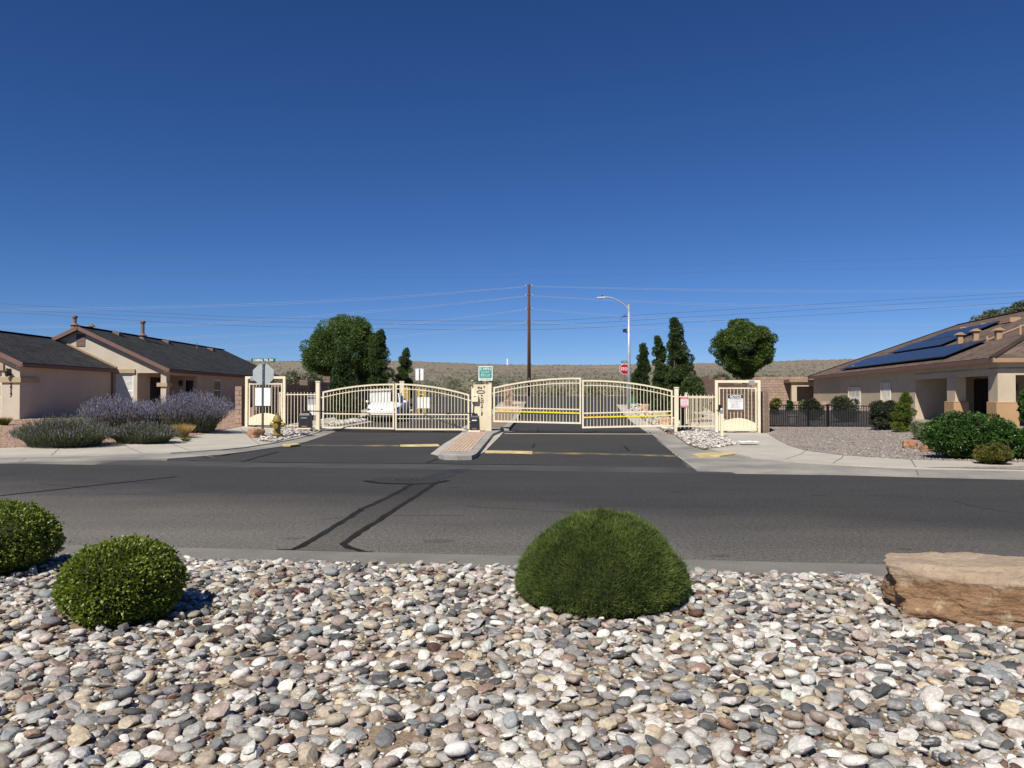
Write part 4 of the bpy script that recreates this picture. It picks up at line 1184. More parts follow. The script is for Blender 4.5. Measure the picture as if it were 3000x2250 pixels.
# main block
Y1, Y2, XW, XR, ZE, ZR = 40.6, 60.4, -18.25, -22.8, 3.02, 5.20
sl = .467
PF = lambda u, w, z: Vector((-27.4 + u, Y1 + w, z))
holes = [(6.5, 7.42, .95, 2.74), (7.62, 8.86, 0, 2.80)]
mb = MB()
wall_cells(mb, PF, 9.15, 0, 2.98, .22, holes)
mb.prism([(-27.4, Y1, 2.98), (XW, Y1, 2.98), (XR, Y1, 2.98 + (XW - XR) * sl - .02)], (0, .22, 0))
mb.prism([(-27.4, Y2 - .22, 2.98), (XW, Y2 - .22, 2.98), (XR, Y2 - .22, 2.98 + (XW - XR) * sl - .02)], (0, .22, 0))
PR = lambda u, w, z: Vector((XW - w, Y1 + .22 + u, z))
wall_cells(mb, PR, Y2 - Y1 - .22, 0, 2.98, .22, [(.2, 3.8, 0, 2.72), (6.3, 7.5, 1.3, 2.58)])
mb.box(-27.4, -27.2, Y1 + .22, Y2, 0, 2.98)
mb.build('wall', M['stucco'], H1)
pr = MB().box(-20.0, -19.8, Y1 + .22, 44.9, .2, 2.98).box(-19.8, XW - .22, 44.7, 44.9, .2, 2.98).box(-19.8, XW - .22, Y1 + .22, 44.7, 2.84, 2.97).build('porch_wall', M['stucco'], H1)
MB().box(-19.8, XW, Y1 + .02, 44.7, .2, .46).build('porch_floor', M['concrete'], H1)
dd = MB().box(-19.8, -19.74, 42.1, 43.6, .46, 2.6).build('front_door', M['door_dark'], H1)
MB().tube((-19.74, 42.25, 1.4), (-19.66, 42.25, 1.4), .03, .03, 8).build('handle', M['galv'], dd)
pw = MB().box(-18.98, -18.5, 44.64, 44.7, .9, 2.55).build('porch_window', M['white_vinyl'], H1)
MB().box(-18.93, -18.5, 44.62, 44.64, .96, 1.68).box(-18.93, -18.5, 44.62, 44.64, 1.76, 2.5).build('pane', M['glass'], pw)
lantern(H1, lambda a, o, z: Vector((-19.2 + a, 44.7 - o, 2.35 + z)), 1.2)
MB().box(-18.72, XW + .08, Y1 - .08, Y1 - .001, 2.08, 2.28).box(XW + .001, XW + .08, Y1 - .001, Y1 + .5, 2.08, 2.28).build('column_trim', M['trim'], H1)
MB().box(-20.9, -19.88, Y1 - .09, Y1 - .001, 2.79, 3.0).build('window_trim', M['trim'], H1)
def window(parent, P, w, z0, z1, blinds=True, frame='white_vinyl', fw=.06):
    q = lambda a, b, c, d, e, f: [P(a, e, c), P(b, e, c), P(b, f, c), P(a, f, c), P(a, e, d), P(b, e, d), P(b, f, d), P(a, f, d)]
    zm = (z0 + z1) / 2
    f = MB()
    for a, b, c, d in ((0, fw, z0, z1), (w - fw, w, z0, z1), (fw, w - fw, z0, z0 + fw), (fw, w - fw, z1 - fw, z1), (fw, w - fw, zm - .03, zm + .03)): f.quadbox(q(a, b, c, d, .02, .10))
    wi = f.build('window', M[frame], parent)
    for c, d in ((z0 + fw, zm - .03), (zm + .03, z1 - fw)):
        MB().quadbox(q(fw, w - fw, c, d, .05, .055)).build('pane', M['glass'] if not blinds else M['blind'], wi)
    if blinds:
        b = MB()
        n = 26
        for k in range(n):
            z = z0 + fw + (z1 - z0 - 2 * fw) * (k + .5) / n
            if abs(z - zm) > .05: b.quadbox(q(fw, w - fw, z - .004, z + .016, .03, .045))
        b.build('blind_slats', M['blind'], wi)
    return wi
window(H1, lambda u, w, z: PF(6.5 + u, w, z), .92, .95, 2.74)
window(H1, lambda u, w, z: PR(6.3 + u, w, z), 1.2, 1.3, 2.58, blinds=False)
# gable vent with louvres
gv = MB()
for a, b, c, d in ((-23.0, -22.96, 4.2, 4.86), (-22.58, -22.54, 4.2, 4.86), (-22.96, -22.58, 4.2, 4.24), (-22.96, -22.58, 4.82, 4.86)): gv.box(a, b, Y1 - .03, Y1 - .002, c, d)
gvo = gv.build('gable_vent', M['fascia'], H1)
for k in range(8): MB().quadbox([(-22.96, Y1 - .028, 4.25 + k * .072), (-22.58, Y1 - .028, 4.25 + k * .072), (-22.58, Y1 - .002, 4.30 + k * .072), (-22.96, Y1 - .002, 4.30 + k * .072), (-22.96, Y1 - .028, 4.27 + k * .072), (-22.58, Y1 - .028, 4.27 + k * .072), (-22.58, Y1 - .002, 4.32 + k * .072), (-22.96, Y1 - .002, 4.32 + k * .072)]).build('slat', M['fascia'], gvo)
# roofs
XE = XW + .28
ze = lambda x, xr, zr: zr - abs(x - xr) * sl
ZRm = 3.05 + (XW - XR) * sl + .08
ra = roof_slab('roof', [(XE, Y1 - .28, ze(XE, XR, ZRm)), (XE, Y2 + .28, ze(XE, XR, ZRm)), (XR, Y2 + .28, ZRm), (XR, Y1 - .28, ZRm)], M['shingle_dark'], H1)
roof_slab('roof', [(-27.7, Y1 - .28, ze(-27.7, XR, ZRm)), (-27.7, Y2 + .28, ze(-27.7, XR, ZRm)), (XR - .002, Y2 + .28, ZRm), (XR - .002, Y1 - .28, ZRm)], M['shingle_dark'], H1)
MB().bar((XR, Y1 - .28, ZRm + .012), (XR, Y2 + .28, ZRm + .012), .28, .03).build('ridge_cap', M['shingle_dark'], ra)
GR, ZRg = -24.3, 3.05 + 3.25 * sl + .08
GE = GW + .28
rg = roof_slab('garage_roof', [(GE, 32.62, ze(GE, GR, ZRg)), (GE, 40.58, ze(GE, GR, ZRg)), (GR, 40.58, ZRg), (GR, 32.62, ZRg)], M['shingle_dark'], H1)
roof_slab('garage_roof', [(-27.85, 32.62, ze(-27.85, GR, ZRg)), (-27.85, 40.58, ze(-27.85, GR, ZRg)), (GR - .002, 40.58, ZRg), (GR - .002, 32.62, ZRg)], M['shingle_dark'], H1)
MB().bar((GR, 32.62, ZRg + .012), (GR, 40.5, ZRg + .012), .28, .03).build('ridge_cap', M['shingle_dark'], rg)
MB().bar((GE - .1, 40.57, ze(GE, GR, ZRg) + .1), (GR, 40.57, ZRg + .08), .04, .09).build('flashing', M['fascia2'], rg)
def fasc(parent, a, b, h=.20, w=.035): return MB().bar(a, b, w, h).build('fascia', M['fascia'], parent)
fasc(H1, (XE + .02, Y1 - .28, ze(XE, XR, ZRm) - .11), (XE + .02, Y2 + .28, ze(XE, XR, ZRm) - .11), .16)
fasc(H1, (GE + .02, 32.6, ze(GE, GR, ZRg) - .11), (GE + .02, 40.5, ze(GE, GR, ZRg) - .11), .16)
for xr, zr, xa, xb, y in ((XR, ZRm, -27.7, XE, Y1 - .30), (GR, ZRg, -27.85, GE, 32.60)):
    for x in (xa, xb):
        fasc(H1, (x, y, ze(x, xr, zr) - .10), (xr, y, zr - .10), .19)
MB().box(XW, XE, Y1 - .25, Y2, ze(XE, XR, ZRm) - .17, ze(XE, XR, ZRm) - .15).box(GW, GE, 32.65, 40.5, ze(GE, GR, ZRg) - .17, ze(GE, GR, ZRg) - .15).build('soffit', M['stucco'], H1)
MB().tube((GW + .06, 40.4, .4), (GW + .06, 40.4, 2.9), .035, .035, 8).build('downpipe', M['fascia'], H1)
# roof vents and flues
def on_slope(px, row, left=False):
    d = ray(px, row); s_ = -sl if left else sl       # right slope: z = ZRm - sl (x - XR)
    t_ = (ZRm + s_ * XR - CAMZ) / (d.z + s_ * d.x)
    return Vector((d.x * t_, d.y * t_, CAMZ + d.z * t_))
def flue(p, h, r=.10, hood=True):
    mb = MB().lathe([(r * 2.2, -.15), (r * 1.9, .12), (r * 2.6, .20), (r * .9, .34), (r * .8, .36)], p, 12) if hood else MB()
    mb.lathe([(r, -.1), (r, h - .16), (r * 1.5, h - .14), (r * 1.6, h - .03), (r * 1.2, h)], p, 12)
    return mb.build('flue', M['vent'], ra, smooth=True, auto=True)
flue(on_slope(418, 993), 1.10)
pl = Vector((XR - .45, 43.2, ZRm - .2)); flue(at(219, 958, 44) + Vector((0, 0, -.1)), .75, .095, True)
p = at(268, 962, 46); MB().lathe([(.1, -.3), (.1, .1), (.26, .1), (.05, .28)], p, 8).build('vent_cap', M['vent'], ra)
for a, b in ((343, 979), (488, 1003), (618, 1025)):
    p = on_slope(a, b)
    MB().quadbox([(p.x - .2, p.y - .22, p.z + .06), (p.x + .2, p.y - .22, p.z - .12), (p.x + .2, p.y + .22, p.z - .12), (p.x - .2, p.y + .22, p.z + .06), (p.x - .2, p.y - .22, p.z + .16), (p.x + .24, p.y - .22, p.z + .10), (p.x + .24, p.y + .22, p.z + .10), (p.x - .2, p.y + .22, p.z + .16)]).build('box_vent', M['vent'], ra)
p = on_slope(577, 1022); MB().tube(p - Vector((0, 0, .1)), p + Vector((0, 0, .42)), .035, .03, 8).build('vent_pipe', M['vent'], ra)

# --- hipped house with solar panels, right of the gates
A2 = R(7.7)
D2 = Vector((math.sin(A2), math.cos(A2), 0)); N2 = Vector((math.cos(A2), -math.sin(A2), 0))
EC = at(2909, 1060, 28.6)                                  # eave corner
ZE2 = EC.z
O2 = Vector((EC.x, EC.y, 0)) + D2 * .3 + N2 * .3
H2 = thing('hipped_house', 'sand stucco house with a brown hipped roof and deep corner porch', 'house', (O2.x, O2.y, 0), -A2, local=True)
LEN, WID, SL2 = 27.2, 14.0, .414
def u_at(px):
    k = (px - 1500) / FPX
    return (k * O2.y - O2.x) / (D2.x - k * D2.y)
u1, u2, u3, u4 = u_at(2681), u_at(2775), u_at(2795), u_at(2900)
W2 = lambda u, w, z: Vector((w, u, z))
wz = ZE2 + .02
win = [(u_at(2598 + 12) - .0, u_at(2583), 1.0, 2.26), (u_at(2522), u_at(2488), .35, 2.08)]
mb = MB()
wall_cells(mb, W2, LEN, 0, wz, .2, [(.75, u3 - .1, 0, 2.36), (u2, u1, 0, 2.36)] + [(a, b, c, d) for a, b, c, d in win])
mb.box(.2, WID, LEN - .2, LEN, 0, wz)
mb.build('wall', M['stucco2'], H2)
# porch: header on the street side, columns with brown pedestals, inner walls
MB().box(.201, WID, .0, .25, 2.36, wz).build('porch_header', M['stucco2'], H2)
def column(x, y, w, d=None):
    c_ = MB().box(x - .015, x + w + .01, y - .015, y + (d or w) + .01, 0, 2.365).build('porch_column', M['stucco2'], H2)
    MB().box(x - .1, x + w + .1, y - .1, y + (d or w) + .1, 0, 1.30).prism([(x - .1, y - .1, 1.30), (x + w + .1, y - .1, 1.30), (x + w + .1, y + (d or w) + .1, 1.30), (x - .1, y + (d or w) + .1, 1.30)], (0, 0, .05)).build('pedestal', M['stucco2d'], c_, bevel=.02)
column(0, 0, .60); column(0, u3 - .12, .40, u2 - u3 + .10); column(5.6, 0, .6)
MB().box(.2, 3.0, u1 - .02, u1 + .18, .0, wz).build('porch_end_wall', M['stucco2'], H2)
MB().box(2.6, 2.8, 2.4, u1, 0, wz).box(2.8, WID, 2.4, 2.6, 0, wz).build('porch_wall', M['stucco2'], H2)
MB().box(.0, WID, .0, u1, 2.60, 2.66).build('porch_ceiling', M['stucco2'], H2)
MB().box(.0, WID - .1, .0, u1, .1, .30).build('porch_floor', M['concrete'], H2)
dr2 = MB().box(2.52, 2.6, u2 + .6, u1 - .25, .3, 2.36).build('front_door', M['door_dark'], H2)
for k in range(7): MB().box(2.50, 2.52, u2 + .65 + k * .3, u2 + .68 + k * .3, .35, 2.3).build('security_bar', M['black'], dr2)
lantern(H2, lambda a, o, z: Vector((2.6 - o, u3 + .3 + a, 1.95 + z)), 1.3)
for (a, b, c, d) in win:
    wi = MB().box(.06, .09, a, b, c, d).build('window', M['blind'], H2)
    MB().box(-.05, -.02, a - .06, a - .02, c - .05, d + .05).box(-.05, -.02, b + .02, b + .06, c - .05, d + .05).box(-.05, -.02, a - .02, b + .02, d + .01, d + .05).box(-.05, -.02, a - .02, b + .02, c - .05, c - .01).build('bar_frame', M['bars'], wi)
    n = 9
    for k in range(n): MB().tube((-.035, a + (b - a) * (k + .5) / n, c), (-.035, a + (b - a) * (k + .5) / n, d), .013, .013, 6).build('bar', M['bars'], wi)
    MB().box(-.04, -.028, a + (b - a) * .35, a + (b - a) * .65, (c + d) / 2 - .1, (c + d) / 2 + .12).build('bar_ornament', M['bars'], wi)
# hipped roof
zE = ZE2 + .17
zf2 = lambda v: zE + SL2 * (v + .3)
HW = WID / 2
E = [(-.3, -.3), (WID + .3, -.3), (WID + .3, LEN + .3), (-.3, LEN + .3)]
RA, RB = (HW, HW), (HW, LEN - HW)
zR = zE + SL2 * (HW + .3)
P3 = lambda p, z: Vector((p[0], p[1], z))
r2 = roof_slab('roof', [P3(E[3], zE), P3(E[0], zE), P3(RA, zR), P3(RB, zR)], M['shingle_brown'], H2)
roof_slab('roof', [P3(E[0], zE), P3(E[1], zE), P3(RA, zR)], M['shingle_brown'], H2)
roof_slab('roof', [P3(E[1], zE), P3(E[2], zE), P3(RB, zR), P3(RA, zR)], M['shingle_brown'], H2)
roof_slab('roof', [P3(E[2], zE), P3(E[3], zE), P3(RB, zR)], M['shingle_brown'], H2)
for a, b in ((P3(E[0], zE), P3(RA, zR)), (P3(E[3], zE), P3(RB, zR)), (P3(RA, zR), P3(RB, zR)), (P3(E[2], zE), P3(RB, zR))):
    MB().bar(a + Vector((0, 0, .01)), b + Vector((0, 0, .01)), .26, .03).build('hip_cap', M['shingle_brown'], r2)
MB().box(-.335, -.30, -.335, LEN + .3, ZE2 - .02, zE - .02).build('fascia', M['fascia'], H2)
MB().box(-.30, WID + .3, -.335, -.30, ZE2 - .02, zE - .02).build('fascia', M['fascia2'], H2)
MB().box(-.3, 0, -.3, LEN + .3, ZE2 + .0, ZE2 + .02).box(0, WID, -.3, 0, ZE2, ZE2 + .02).build('soffit', M['stucco2'], H2)
# flat patio cover at the far end
MB().box(-1.6, 3.0, LEN + .4, LEN + 4.2, 2.62, 2.78).build('patio_roof', M['fascia2'], H2)
MB().box(-1.64, -1.6, LEN + .3, LEN + 4.3, 2.56, 2.80).build('patio_fascia', M['fascia'], H2)
MB().box(-1.4, 2.9, LEN + .6, LEN + .8, 2.30, 2.62).build('patio_beam', M['stucco2'], H2)
for x in (-1.4,): MB().box(x, x + .35, LEN + .5, LEN + .85, 0, 2.3).build('patio_post', M['stucco2'], H2)
# roof pieces
def on_roof2(px, row, up=0.0):
    d = ray(px, row); o = Vector((0, 0, CAMZ)) - O2
    lx, ly = o.dot(N2), o.dot(D2); dx, dy = d.dot(N2), d.dot(D2)
    t_ = (zE + SL2 * (lx + .3) + up - CAMZ) / (d.z - SL2 * dx)
    return Vector((lx + dx * t_, ly + dy * t_, CAMZ + d.z * t_))
def hood_vent(px, row, h):
    p = on_roof2(px, row)
    MB().box(p.x - .11, p.x + .11, p.y - .11, p.y + .11, p.z - .1, p.z + h).prism([(p.x - .22, p.y - .2, p.z + h), (p.x + .22, p.y - .2, p.z + h), (p.x, p.y - .2, p.z + h + .13)], (0, .4, 0)).build('hood_vent', M['vent2'], r2)
for a, b, h in ((2812, 1007, .42), (2858, 997, .42), (2925, 993, .36)): hood_vent(a, b, h)
for a, b, h in ((2892, 1000, .22), (2990, 980, .4), (2499, 1080, .2)):
    p = on_roof2(a, b); MB().tube(p - Vector((0, 0, .1)), p + Vector((0, 0, h)), .05, .04, 8).build('vent_pipe', M['vent2'], r2)
p = on_roof2(2960, 943)
MB().box(p.x - .25, p.x + .25, p.y - .5, p.y + .5, p.z - .05, p.z + .18).build('ridge_vent', M['vent2'], r2)
for a, b in ((2810, 966), (2870, 956)):
    p = on_roof2(a, b); MB().box(p.x - .1, p.x + .3, p.y - .4, p.y + .4, p.z - .05, p.z + .12).build('ridge_vent', M['vent2'], r2)
a, b = on_roof2(2893, 1001), on_roof2(3030, 946)
MB().tube(a + Vector((0, 0, .08)), b + Vector((0, 0, .08)), .03, .03, 6).build('conduit', M['vent2'], r2)
# solar arrays: each panel a part
def array(name, label, vlo, vhi, spans, nrows):
    t = thing(name, label, 'solar array', (O2.x, O2.y, 0), -A2, 'solar arrays on the hipped roof', local=True)
    up = Vector((1, 0, SL2)).normalized(); nn = Vector((-SL2, 0, 1)).normalized()
    for r_, (ua, ub, npan) in enumerate(spans):
        v0 = vlo + (vhi - vlo) * r_ / len(spans); v1 = vlo + (vhi - vlo) * (r_ + 1) / len(spans) - .03
        for k in range(npan):
            a, b = ua + (ub - ua) * k / npan, ua + (ub - ua) * (k + 1) / npan - .03
            c = [Vector((v, u, zf2(v))) + nn * .14 for v, u in ((v0, a), (v0, b), (v1, b), (v1, a))]
            q = MB().prism(c, -nn * .04).build('panel', M['panel_frame'], t)
            cc = sum(c, Vector()) / 4
            MB().prism([x.lerp(cc, .035) + nn * .0005 for x in c], nn * .004).build('cells', M['panel'], q)
    for v in (vlo + .2, vhi - .2):
        ua = min(s[0] for s in spans); ub = max(s[1] for s in spans)
        MB().bar((v, ua, zf2(v) + .05), (v, ub - .3, zf2(v) + .05), .05, .06).build('mounting_rail', M['panel_frame'], t)
    return t
array('solar_array', 'lower blue solar array nearest the eave of the hipped roof', .12, 1.88, [(4.9, 20.8, 15)], 1)
array('solar_array', 'upper blue solar array nearest the ridge of the hipped roof', 2.2, 5.15, [(10.7, 18.2, 7), (10.7, 17.2, 6)], 2)

# ------------------------------------------------------------------ street lamp, stop sign, poles and far signs
def street_lamp(p, h, label, arm=True):
    t = thing('street_lamp', label, 'street lamp', p, 0, local=True)
    MB().tube((0, 0, -.3), (0, 0, h), .13, .075, 12).build('pole', M['pole_white'], t, smooth=True)
    if arm:
        q = [Vector((0, 0, h - .3)), Vector((-.40, 0, h + .09)), Vector((-.80, 0, h + .35)), Vector((-1.2, 0, h + .52)), Vector((-1.52, 0, h + .57)), Vector((-1.8, 0, h + .56))]
        mb = MB()
        for a, b in zip(q, q[1:]): mb.tube(a, b, .045, .042, 8)
        mb.build('arm', M['pole_white'], t)
        hd = MB().quadbox([(-2.32, -.12, h + .50), (-1.72, -.12, h + .47), (-1.72, .12, h + .47), (-2.32, .12, h + .50), (-2.28, -.09, h + .57), (-1.76, -.09, h + .62), (-1.76, .09, h + .62), (-2.28, .09, h + .57)]).build('lamp_head', M['pole_white'], t, bevel=.02)
        MB().lathe([(.04, h + .6), (.04, h + .71), (.02, h + .73)], (-1.9, 0, 0), 8).build('photocell', M['black'], hd)
        MB().tube((0, 0, h - .42), (0, 0, h + .06), .095, .095, 12).build('arm_collar', M['pole_white'], t)
        a, b = Vector((-.12, -.05, h - .55)), Vector((-.62, -.05, h - 1.0))
        MB().prism([a, b, b + Vector((.04, .5, -.02)), a + Vector((.04, .5, -.02))], (.02, -.01, .025)).build('solar_panel', M['panel'], t)
        MB().bar((0, 0, h - .8), (-.4, .1, h - .8), .05, .05).build('panel_bracket', M['black'], t)
        cm = MB().box(-.42, -.16, -.1, .1, h - 1.95, h - 1.70).build('camera_box', M['black_plastic'], t, bevel=.02)
        MB().bar((0, 0, h - 2.0), (-.22, 0, h - 1.95), .05, .05).build('mount', M['black'], cm)
    return t
p = at(1843, 1166, 55); p.z = T(p.x, p.y)
street_lamp(p, at(1843, 894, 55).z - p.z, 'tall pale street lamp with a small solar panel, rising behind the gate')
t = thing('shadow_pole', 'slender pole whose long thin shadow lies across the road', 'pole', (-10.25, 7.85, 0), 0, local=True)
MB().tube((0, 0, -.3), (0, 0, 8.8), .07, .045, 10).build('shaft', M['pole_white'], t)
MB().lathe([(.06, 8.8), (.06, 8.85), (.02, 8.9)], (0, 0, 0), 8).build('cap', M['pole_white'], t)

p = at(1831, 1190, 60); p.z = T(p.x, p.y)
t = thing('stop_sign', 'red STOP sign facing the road, half hidden by the street lamp pole', 'sign', p, 0, local=True)
zz = lambda row: at(1828, row, 60).z - p.z
zc, ro = (zz(1066) + zz(1097)) / 2, (zz(1066) - zz(1097)) / 2 / math.cos(R(22.5))
MB().box(-.03, .03, .006, .06, -.2, zz(1062)).build('pole', M['post_dark'], t)
fc = MB().prism([(a, -.006, c_ + zc) for a, b, c_ in octagon(ro, 0, 0)], (0, .006, 0)).build('octagon_border', M['letter'], t)
MB().prism([(a * .93, -.010, c_ * .93 + zc) for a, b, c_ in octagon(ro, 0, 0)], (0, .0035, 0)).build('octagon_face', M['red_sign'], fc)
text('STOP', 'lettering', M['letter'], fc, (0, -.014, zc), .33, 0, .002, fit=ro * 1.45, bold=.006)
bl = MB().box(-.28, .34, .0, .012, zz(1063.5), zz(1057)).build('street_blade', M['green_sign'], t)
text('TIBAY', 'lettering', M['letter'], bl, (.02, -.004, (zz(1063.5) + zz(1057)) / 2), .12, 0, .002, fit=.5)

YP = 82.0
p = at(1550, 1150, YP); p.z = T(p.x, YP)
top = at(1551, 834, YP).z - p.z
t = thing('utility_pole', 'tall dark brown wooden utility pole behind the gates', 'utility pole', p, 0, local=True)
MB().tube((0, 0, -.4), (0, 0, top), .215, .125, 14).build('shaft', M['wood_pole'], t, smooth=True)
MB().box(-.03, .03, -.24, -.2, 1.3, 1.9).build('marker_plate', M['galv'], t)
for row in (838, 866, 905, 944):
    z = at(1550, row, YP).z - p.z
    for s in (-1, 1):
        b_ = MB().tube((s * .12, 0, z), (s * .30, 0, z + .02), .03, .03, 6).build('bracket', M['black'], t)
        MB().lathe([(.05, -.08), (.085, -.06), (.05, -.03), (.085, 0), (.05, .03), (.05, .08)], (s * .32, 0, z + .05), 8).build('insulator', M['insul'], b_)
# wires: each a long thin tube through points seen in the photograph, at the pole's distance
def wire(pts, y, r, mat, label, group):
    P = [at(a, b, y) for a, b in pts]
    Q = []
    n = 14
    for i in range(len(P) - 1):
        p0, p1, p2, p3 = P[max(i - 1, 0)], P[i], P[i + 1], P[min(i + 2, len(P) - 1)]
        for k in range(n):
            s = k / n
            Q.append(.5 * ((2 * p1) + (p2 - p0) * s + (2 * p0 - 5 * p1 + 4 * p2 - p3) * s * s + (3 * p1 - p0 - 3 * p2 + p3) * s ** 3))
    Q.append(P[-1])
    o = MB().path(Q, r, 4).build('power_line', mat, fix=False)
    return tag(o, label, 'power line', group)
LW = [[(1547, 838), (1100, 872), (613, 894), (0, 906), (-400, 906)], [(1547, 866), (1150, 905), (592, 947), (0, 956), (-400, 958)], [(1547, 905), (1114, 954), (458, 990), (-300, 1012)], [(1545, 944), (1150, 984), (613, 1016), (-200, 1046)]]
RW = [[(1553, 838), (2246, 850), (3000, 850), (3300, 847)], [(1553, 866), (2050, 888), (2600, 896), (3300, 892)], [(1553, 904), (1900, 928), (2500, 948), (3300, 945)], [(1553, 943), (2110, 966), (2700, 968), (3300, 960)]]
ordn = ('topmost', 'second highest', 'third highest', 'lowest')
for side, S in (('toward the garage', LW), ('toward the solar roof', RW)):
    for k, w in enumerate(S):
        for d in (0, 5):
            wire([(a, b + d * (.4 if i == 0 else 1)) for i, (a, b) in enumerate(w)], YP, .009, M['wire_pale'], 'pale %s wire of the %s pair from the wooden pole %s' % ('upper' if d == 0 else 'lower', ordn[k], side), 'pale wires of the wooden pole')
DK = [[(-300, 872), (0, 889), (494, 919), (874, 933), (1551, 940), (1934, 919), (2500, 885), (3000, 857), (3300, 838)], [(-300, 890), (0, 906), (500, 930), (874, 945), (1551, 952), (2000, 930), (2500, 899), (3000, 868), (3300, 850)], [(-300, 905), (0, 914), (600, 950), (1100, 962), (1551, 966), (2000, 945), (2600, 910), (3000, 885), (3300, 866)]]
for k, w in enumerate(DK): wire(w, 150, .03, M['wire_dark'], 'dark power line crossing the whole view, %s of three' % ('upper', 'middle', 'lower')[k], 'dark power lines')
for k, w in enumerate([[(-300, 762), (700, 774), (1500, 781), (2300, 768), (3300, 740)], [(-300, 790), (700, 806), (1400, 812), (2300, 792), (3300, 770)]]):
    wire(w, 260, .022, M['wire_dark'], 'faint distant power line high in the sky, %s of two' % ('upper', 'lower')[k], 'faint distant power lines')

# tall thin marker with a white plate
p = at(1486, 1140, 76); p.z = T(p.x, p.y)
t = thing('marker_pole', 'thin tall marker pole with a small white plate at its tip', 'pole', p, 0, local=True)
zt = at(1486, 1047, 76).z - p.z
MB().tube((0, 0, -.2), (0, 0, zt), .03, .022, 6).build('shaft', M['galv'], t)
MB().box(-.06, .06, -.03, -.022, zt - .75, zt - .12).build('plate', M['white'], t)
# back of a white sign on a dark post behind the gate
p = at(1228.5, 1180, 50); p.z = T(p.x, p.y)
t = thing('white_sign', 'white sign back on a dark post behind the hydrant-side gate', 'sign', p, 0, local=True)
zz = lambda row: at(1228, row, 50).z - p.z
MB().box(-.26, .26, .03, .04, zz(1114), zz(1080)).build('plate', M['white'], t)
MB().box(-.025, .025, -.01, .028, -.2, zz(1081)).build('post', M['post_dark'], t)
# twin cream posts, yellow guards and a dark cabinet behind the gate
for k, x in enumerate((1174.5, 1181)):
    p = at(x, 1180, 47); p.z = T(p.x, p.y)
    post(p.x, p.y, p.z, at(x, 1118.5, 47).z, .13, 'access_post', 'cream post behind the white car, %s of the twin pair' % ('nearer the tree side' if k == 0 else 'nearer the pilaster side'), 'twin cream posts behind the car')
def yellow_guard(px0, px1, rt, rm, y, label):
    a, b = at(px0, rt, y), at(px1, rt, y)
    z0 = T(a.x, y)
    t = thing('yellow_guard', label, 'guard rail', ((a.x + b.x) / 2, y, z0), 0, 'yellow pipe guards', local=True)
    w = (b.x - a.x) / 2
    zt, zm = a.z - z0, at(px0, rm, y).z - z0
    for x in (-w, w): MB().tube((x, 0, -.2), (x, 0, zt), .055, .055, 10).build('leg', M['yellow_pipe'], t)
    MB().tube((-w, 0, zt - .14), (w, 0, zt - .14), .04, .04, 8).build('top_bar', M['yellow_pipe'], t)
    MB().tube((-w, 0, zm), (w, 0, zm), .03, .03, 8).build('middle_bar', M['yellow_pipe'], t)
    return t
yellow_guard(1226, 1243, 1139, 1156, 52, 'yellow pipe guard behind the small white board')
yellow_guard(1187, 1195, 1134, 1150, 50, 'narrow yellow pipe guard behind the white car')
p = at(1216, 1168, 54); p.z = T(p.x, p.y)
t = thing('utility_cabinet', 'dark green utility cabinet between the yellow guards', 'cabinet', p, 0, local=True)
MB().box(-.11, .11, -.12, .12, -.1, at(1216, 1141, 54).z - p.z).build('housing', M['grey_box'], t, bevel=.02)
MB().box(-.13, .13, -.14, .14, at(1216, 1141, 54).z - p.z, at(1216, 1141, 54).z - p.z + .04).build('lid', M['black'], t)
# small green cabinet in the stones on the lamp side
p = at(1853, 1168, 60); p.z = T(p.x, p.y)
t = thing('green_cabinet', 'small green utility cabinet beside the columnar trees', 'cabinet', p, 0, local=True)
MB().box(-.14, .14, -.14, .14, -.1, .75).build('housing', M['hose'], t, bevel=.03)
MB().box(-.15, .15, -.15, .15, .75, .80).build('lid', M['grey_box'], t)

# ------------------------------------------------------------------ ledgestone pillar on the rear median
p = Vector((islx(58) - .15, 58, 0)); p.z = T(p.x, p.y) + .15
t = thing('stone_pillar', 'small ledgestone pillar with a dark keypad on the rear median', 'pillar', p, 0, local=True)
hp_ = at(1496, 1127, 58).z - p.z
rnd = random.Random(3)
MB().box(-.31, .31, -.26, .26, -.1, hp_ - .03).build('core', M['mortar'], t)
me_ = [MB().box(-.5, .5, -.5, .5, -.5, .5).mesh('ledge_stone', m_) for m_ in (M['cmu_face_b'], M['cmu_smooth'], pm('ledge_pale', (.50, .37, .24, 1), (.36, .24, .15, 1), 3, .9, 30, .3, .5), pm('ledge_grey', (.28, .22, .17, 1), (.20, .15, .11, 1), 3, .9, 30, .3, .5))]
z = 0.0
while z < hp_ - .05:
    hh = rnd.uniform(.05, .10); x = -.35
    while x < .33:
        L = min(rnd.uniform(.14, .34), .37 - x)
        inst('stone', rnd.choice(me_), t, (x + L / 2, 0, z + hh / 2), (0, 0, 0), (L - .012, .60 + rnd.uniform(-.03, .05), hh - .01))
        x += L
    z += hh
MB().box(-.42, .42, -.36, .36, hp_, hp_ + .07).build('cap', M['island_kerb'], t)
MB().box(-.12, .06, -.34, -.31, hp_ * .36, hp_ * .52).build('keypad', M['ink'], t)

